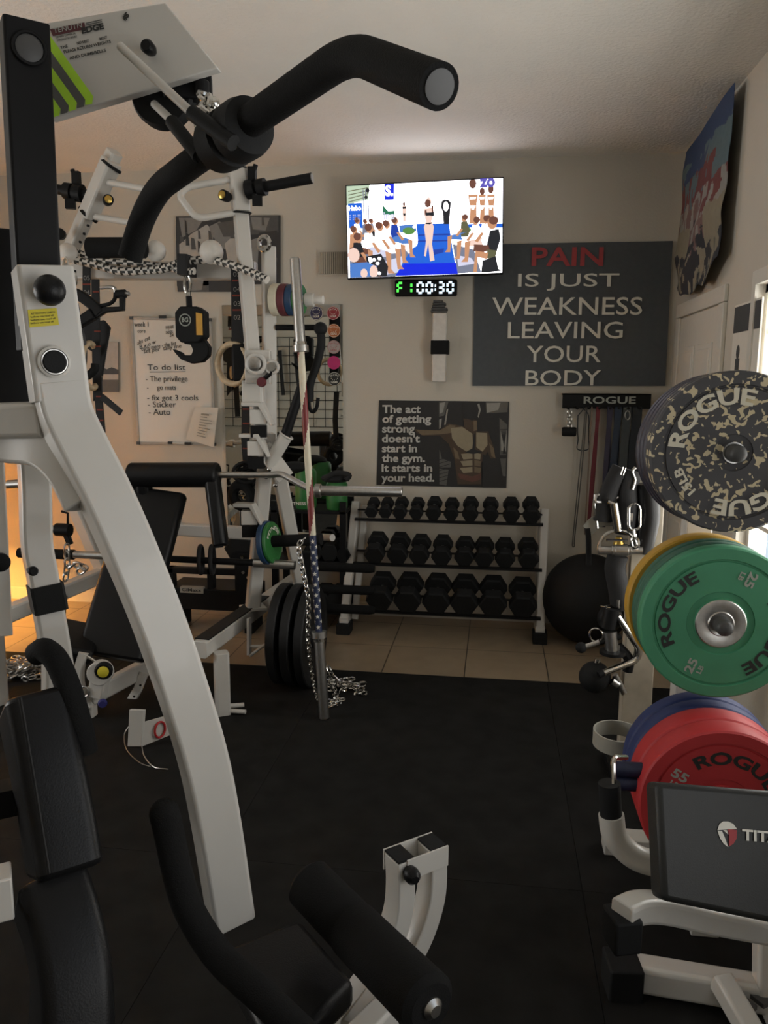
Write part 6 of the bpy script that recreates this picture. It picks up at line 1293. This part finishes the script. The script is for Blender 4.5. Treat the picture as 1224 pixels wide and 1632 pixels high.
# pulldown bar hanging from the head
lbr = thing('pulldown_bar', 'bent black foam-covered pulldown bar hanging high in the foreground', 'pulldown bar', P(370, 215, 1.2))
path = fillet([P(207, 412, 1.46), P(226, 348, 1.45), P(252, 300, 1.40), P(370, 213, 1.2), P(560, 82, 1.0), P(700, 138, 0.84)], 0.05, 8)
MB(M['foam']).tube(path, 0.0225, 24).build('foam_grip', lbr)
ed = (P(700, 138, 0.84)-P(560, 82, 1.0)).normalized(); MB(M['darkgrey']).lathe([(0.017, -0.002), (0.0165, 0.0015), (0.012, 0.0022)], P(700, 138, 0.84), ed, 28).build('end_cap', lbr, label='grey end cap')
ax_ = (P(430, 180, 1.12)-P(310, 256, 1.28)).normalized()
MB(M['rubber']).lathe([(0.028, -0.055), (0.041, -0.05), (0.043, -0.03), (0.043, -0.005), (0.03, 0.0), (0.043, 0.01), (0.043, 0.035), (0.040, 0.05), (0.028, 0.055)], P(372, 216, 1.2), ax_, 36).build('swivel_collar', lbr)
MB(M['white']).tube([P(192, 74, 1.25), P(316, 190, 1.17)], 0.0068, 12).build('strap_rod', lbr, label='thin white rod'); MB(M['white']).tube([P(246, 166, 1.36), P(284, 202, 1.30)], 0.0068, 12).build('strap_rod', lbr)
MB(M['rubber']).tube([P(306, 180, 1.17), P(372, 228, 1.14)], 0.0115, 12).build('rod_boot', lbr); MB(M['rubber']).tube([P(274, 194, 1.31), P(318, 250, 1.25)], 0.0115, 12).build('rod_boot', lbr)
hc = MB(M['chrome']); chain_links(hc, [P(327, 152, 1.33), P(332, 175, 1.28), P(322, 215, 1.24)], 0.036, 0.024, 0.0045); hc.ball(P(340, 165, 1.3), 0.011, 12).ball(P(337, 185, 1.28), 0.008, 10); hc.build('hanger_links', lbr)

# ================================================================ BEHIND THE CAMERA (seen in the mirror)
gy = YF+0.05; g = MB(M['black']); gx0, gx1, gz0, gz1 = -4.4, -2.3, 0.95, 2.35
for k in range(12): x = gx0+(gx1-gx0)*k/11; g.rod((x, gy, gz0), (x, gy, gz1), 0.006, 6)
for k in range(11): z = gz0+(gz1-gz0)*k/10; g.rod((gx0, gy-0.004, z), (gx1, gy-0.004, z), 0.006, 6)
g.build('grid_panel', label='black wire grid panel on the far white wall, reflected in the mirror', cat='wall grid')
for k, (x, z, L_) in enumerate(((-3.9, 2.2, 0.5), (-3.4, 2.15, 0.7), (-3.15, 2.2, 0.6))):
    MB(M['strap']).tube([(x, gy+0.04, z), (x+0.02, gy+0.06, z-L_*0.5), (x+0.05, gy+0.05, z-L_)], 0.03, 10).build('hanging_strap', label='black strap hanging on the wire grid reflected in the mirror', cat='strap', group='straps on the wire grid')
ty = -0.8; tc_ = P(540, 715, 2*5.335-ty); tb2 = thing('roller_bench', 'black U shaped padded yoke lettered in white, seen reversed in the mirror', 'bench', (tc_.x, ty, 0))
zt2 = P(527, 692, 2*5.335-ty).z; zb2 = P(527, 740, 2*5.335-ty).z; xl, xr2 = tc_.x-0.30, tc_.x+0.26
MB(M['vinyl']).b2((xl, ty-0.06, zt2-0.17), (xr2, ty, zt2)).build('pad', tb2, bevel=0.02)
for x in (xl+0.08, xr2-0.08): MB(M['vinyl']).b2((x-0.08, ty-0.06, zb2-0.05), (x+0.08, ty, zt2-0.1)).build('leg_pad', tb2, bevel=0.02); MB(M['black']).b2((x-0.03, ty-0.05, 0.013), (x+0.03, ty-0.01, zb2)).build('post', tb2)
tw_ = MB(M['whiteprint']); tw_.text('TITAN', Vector((xr2-0.14, ty+0.001, zt2-0.11)), -X1, Z1, height=0.06, width=0.33, bold=0.04); tw_.build('lettering', tb2)
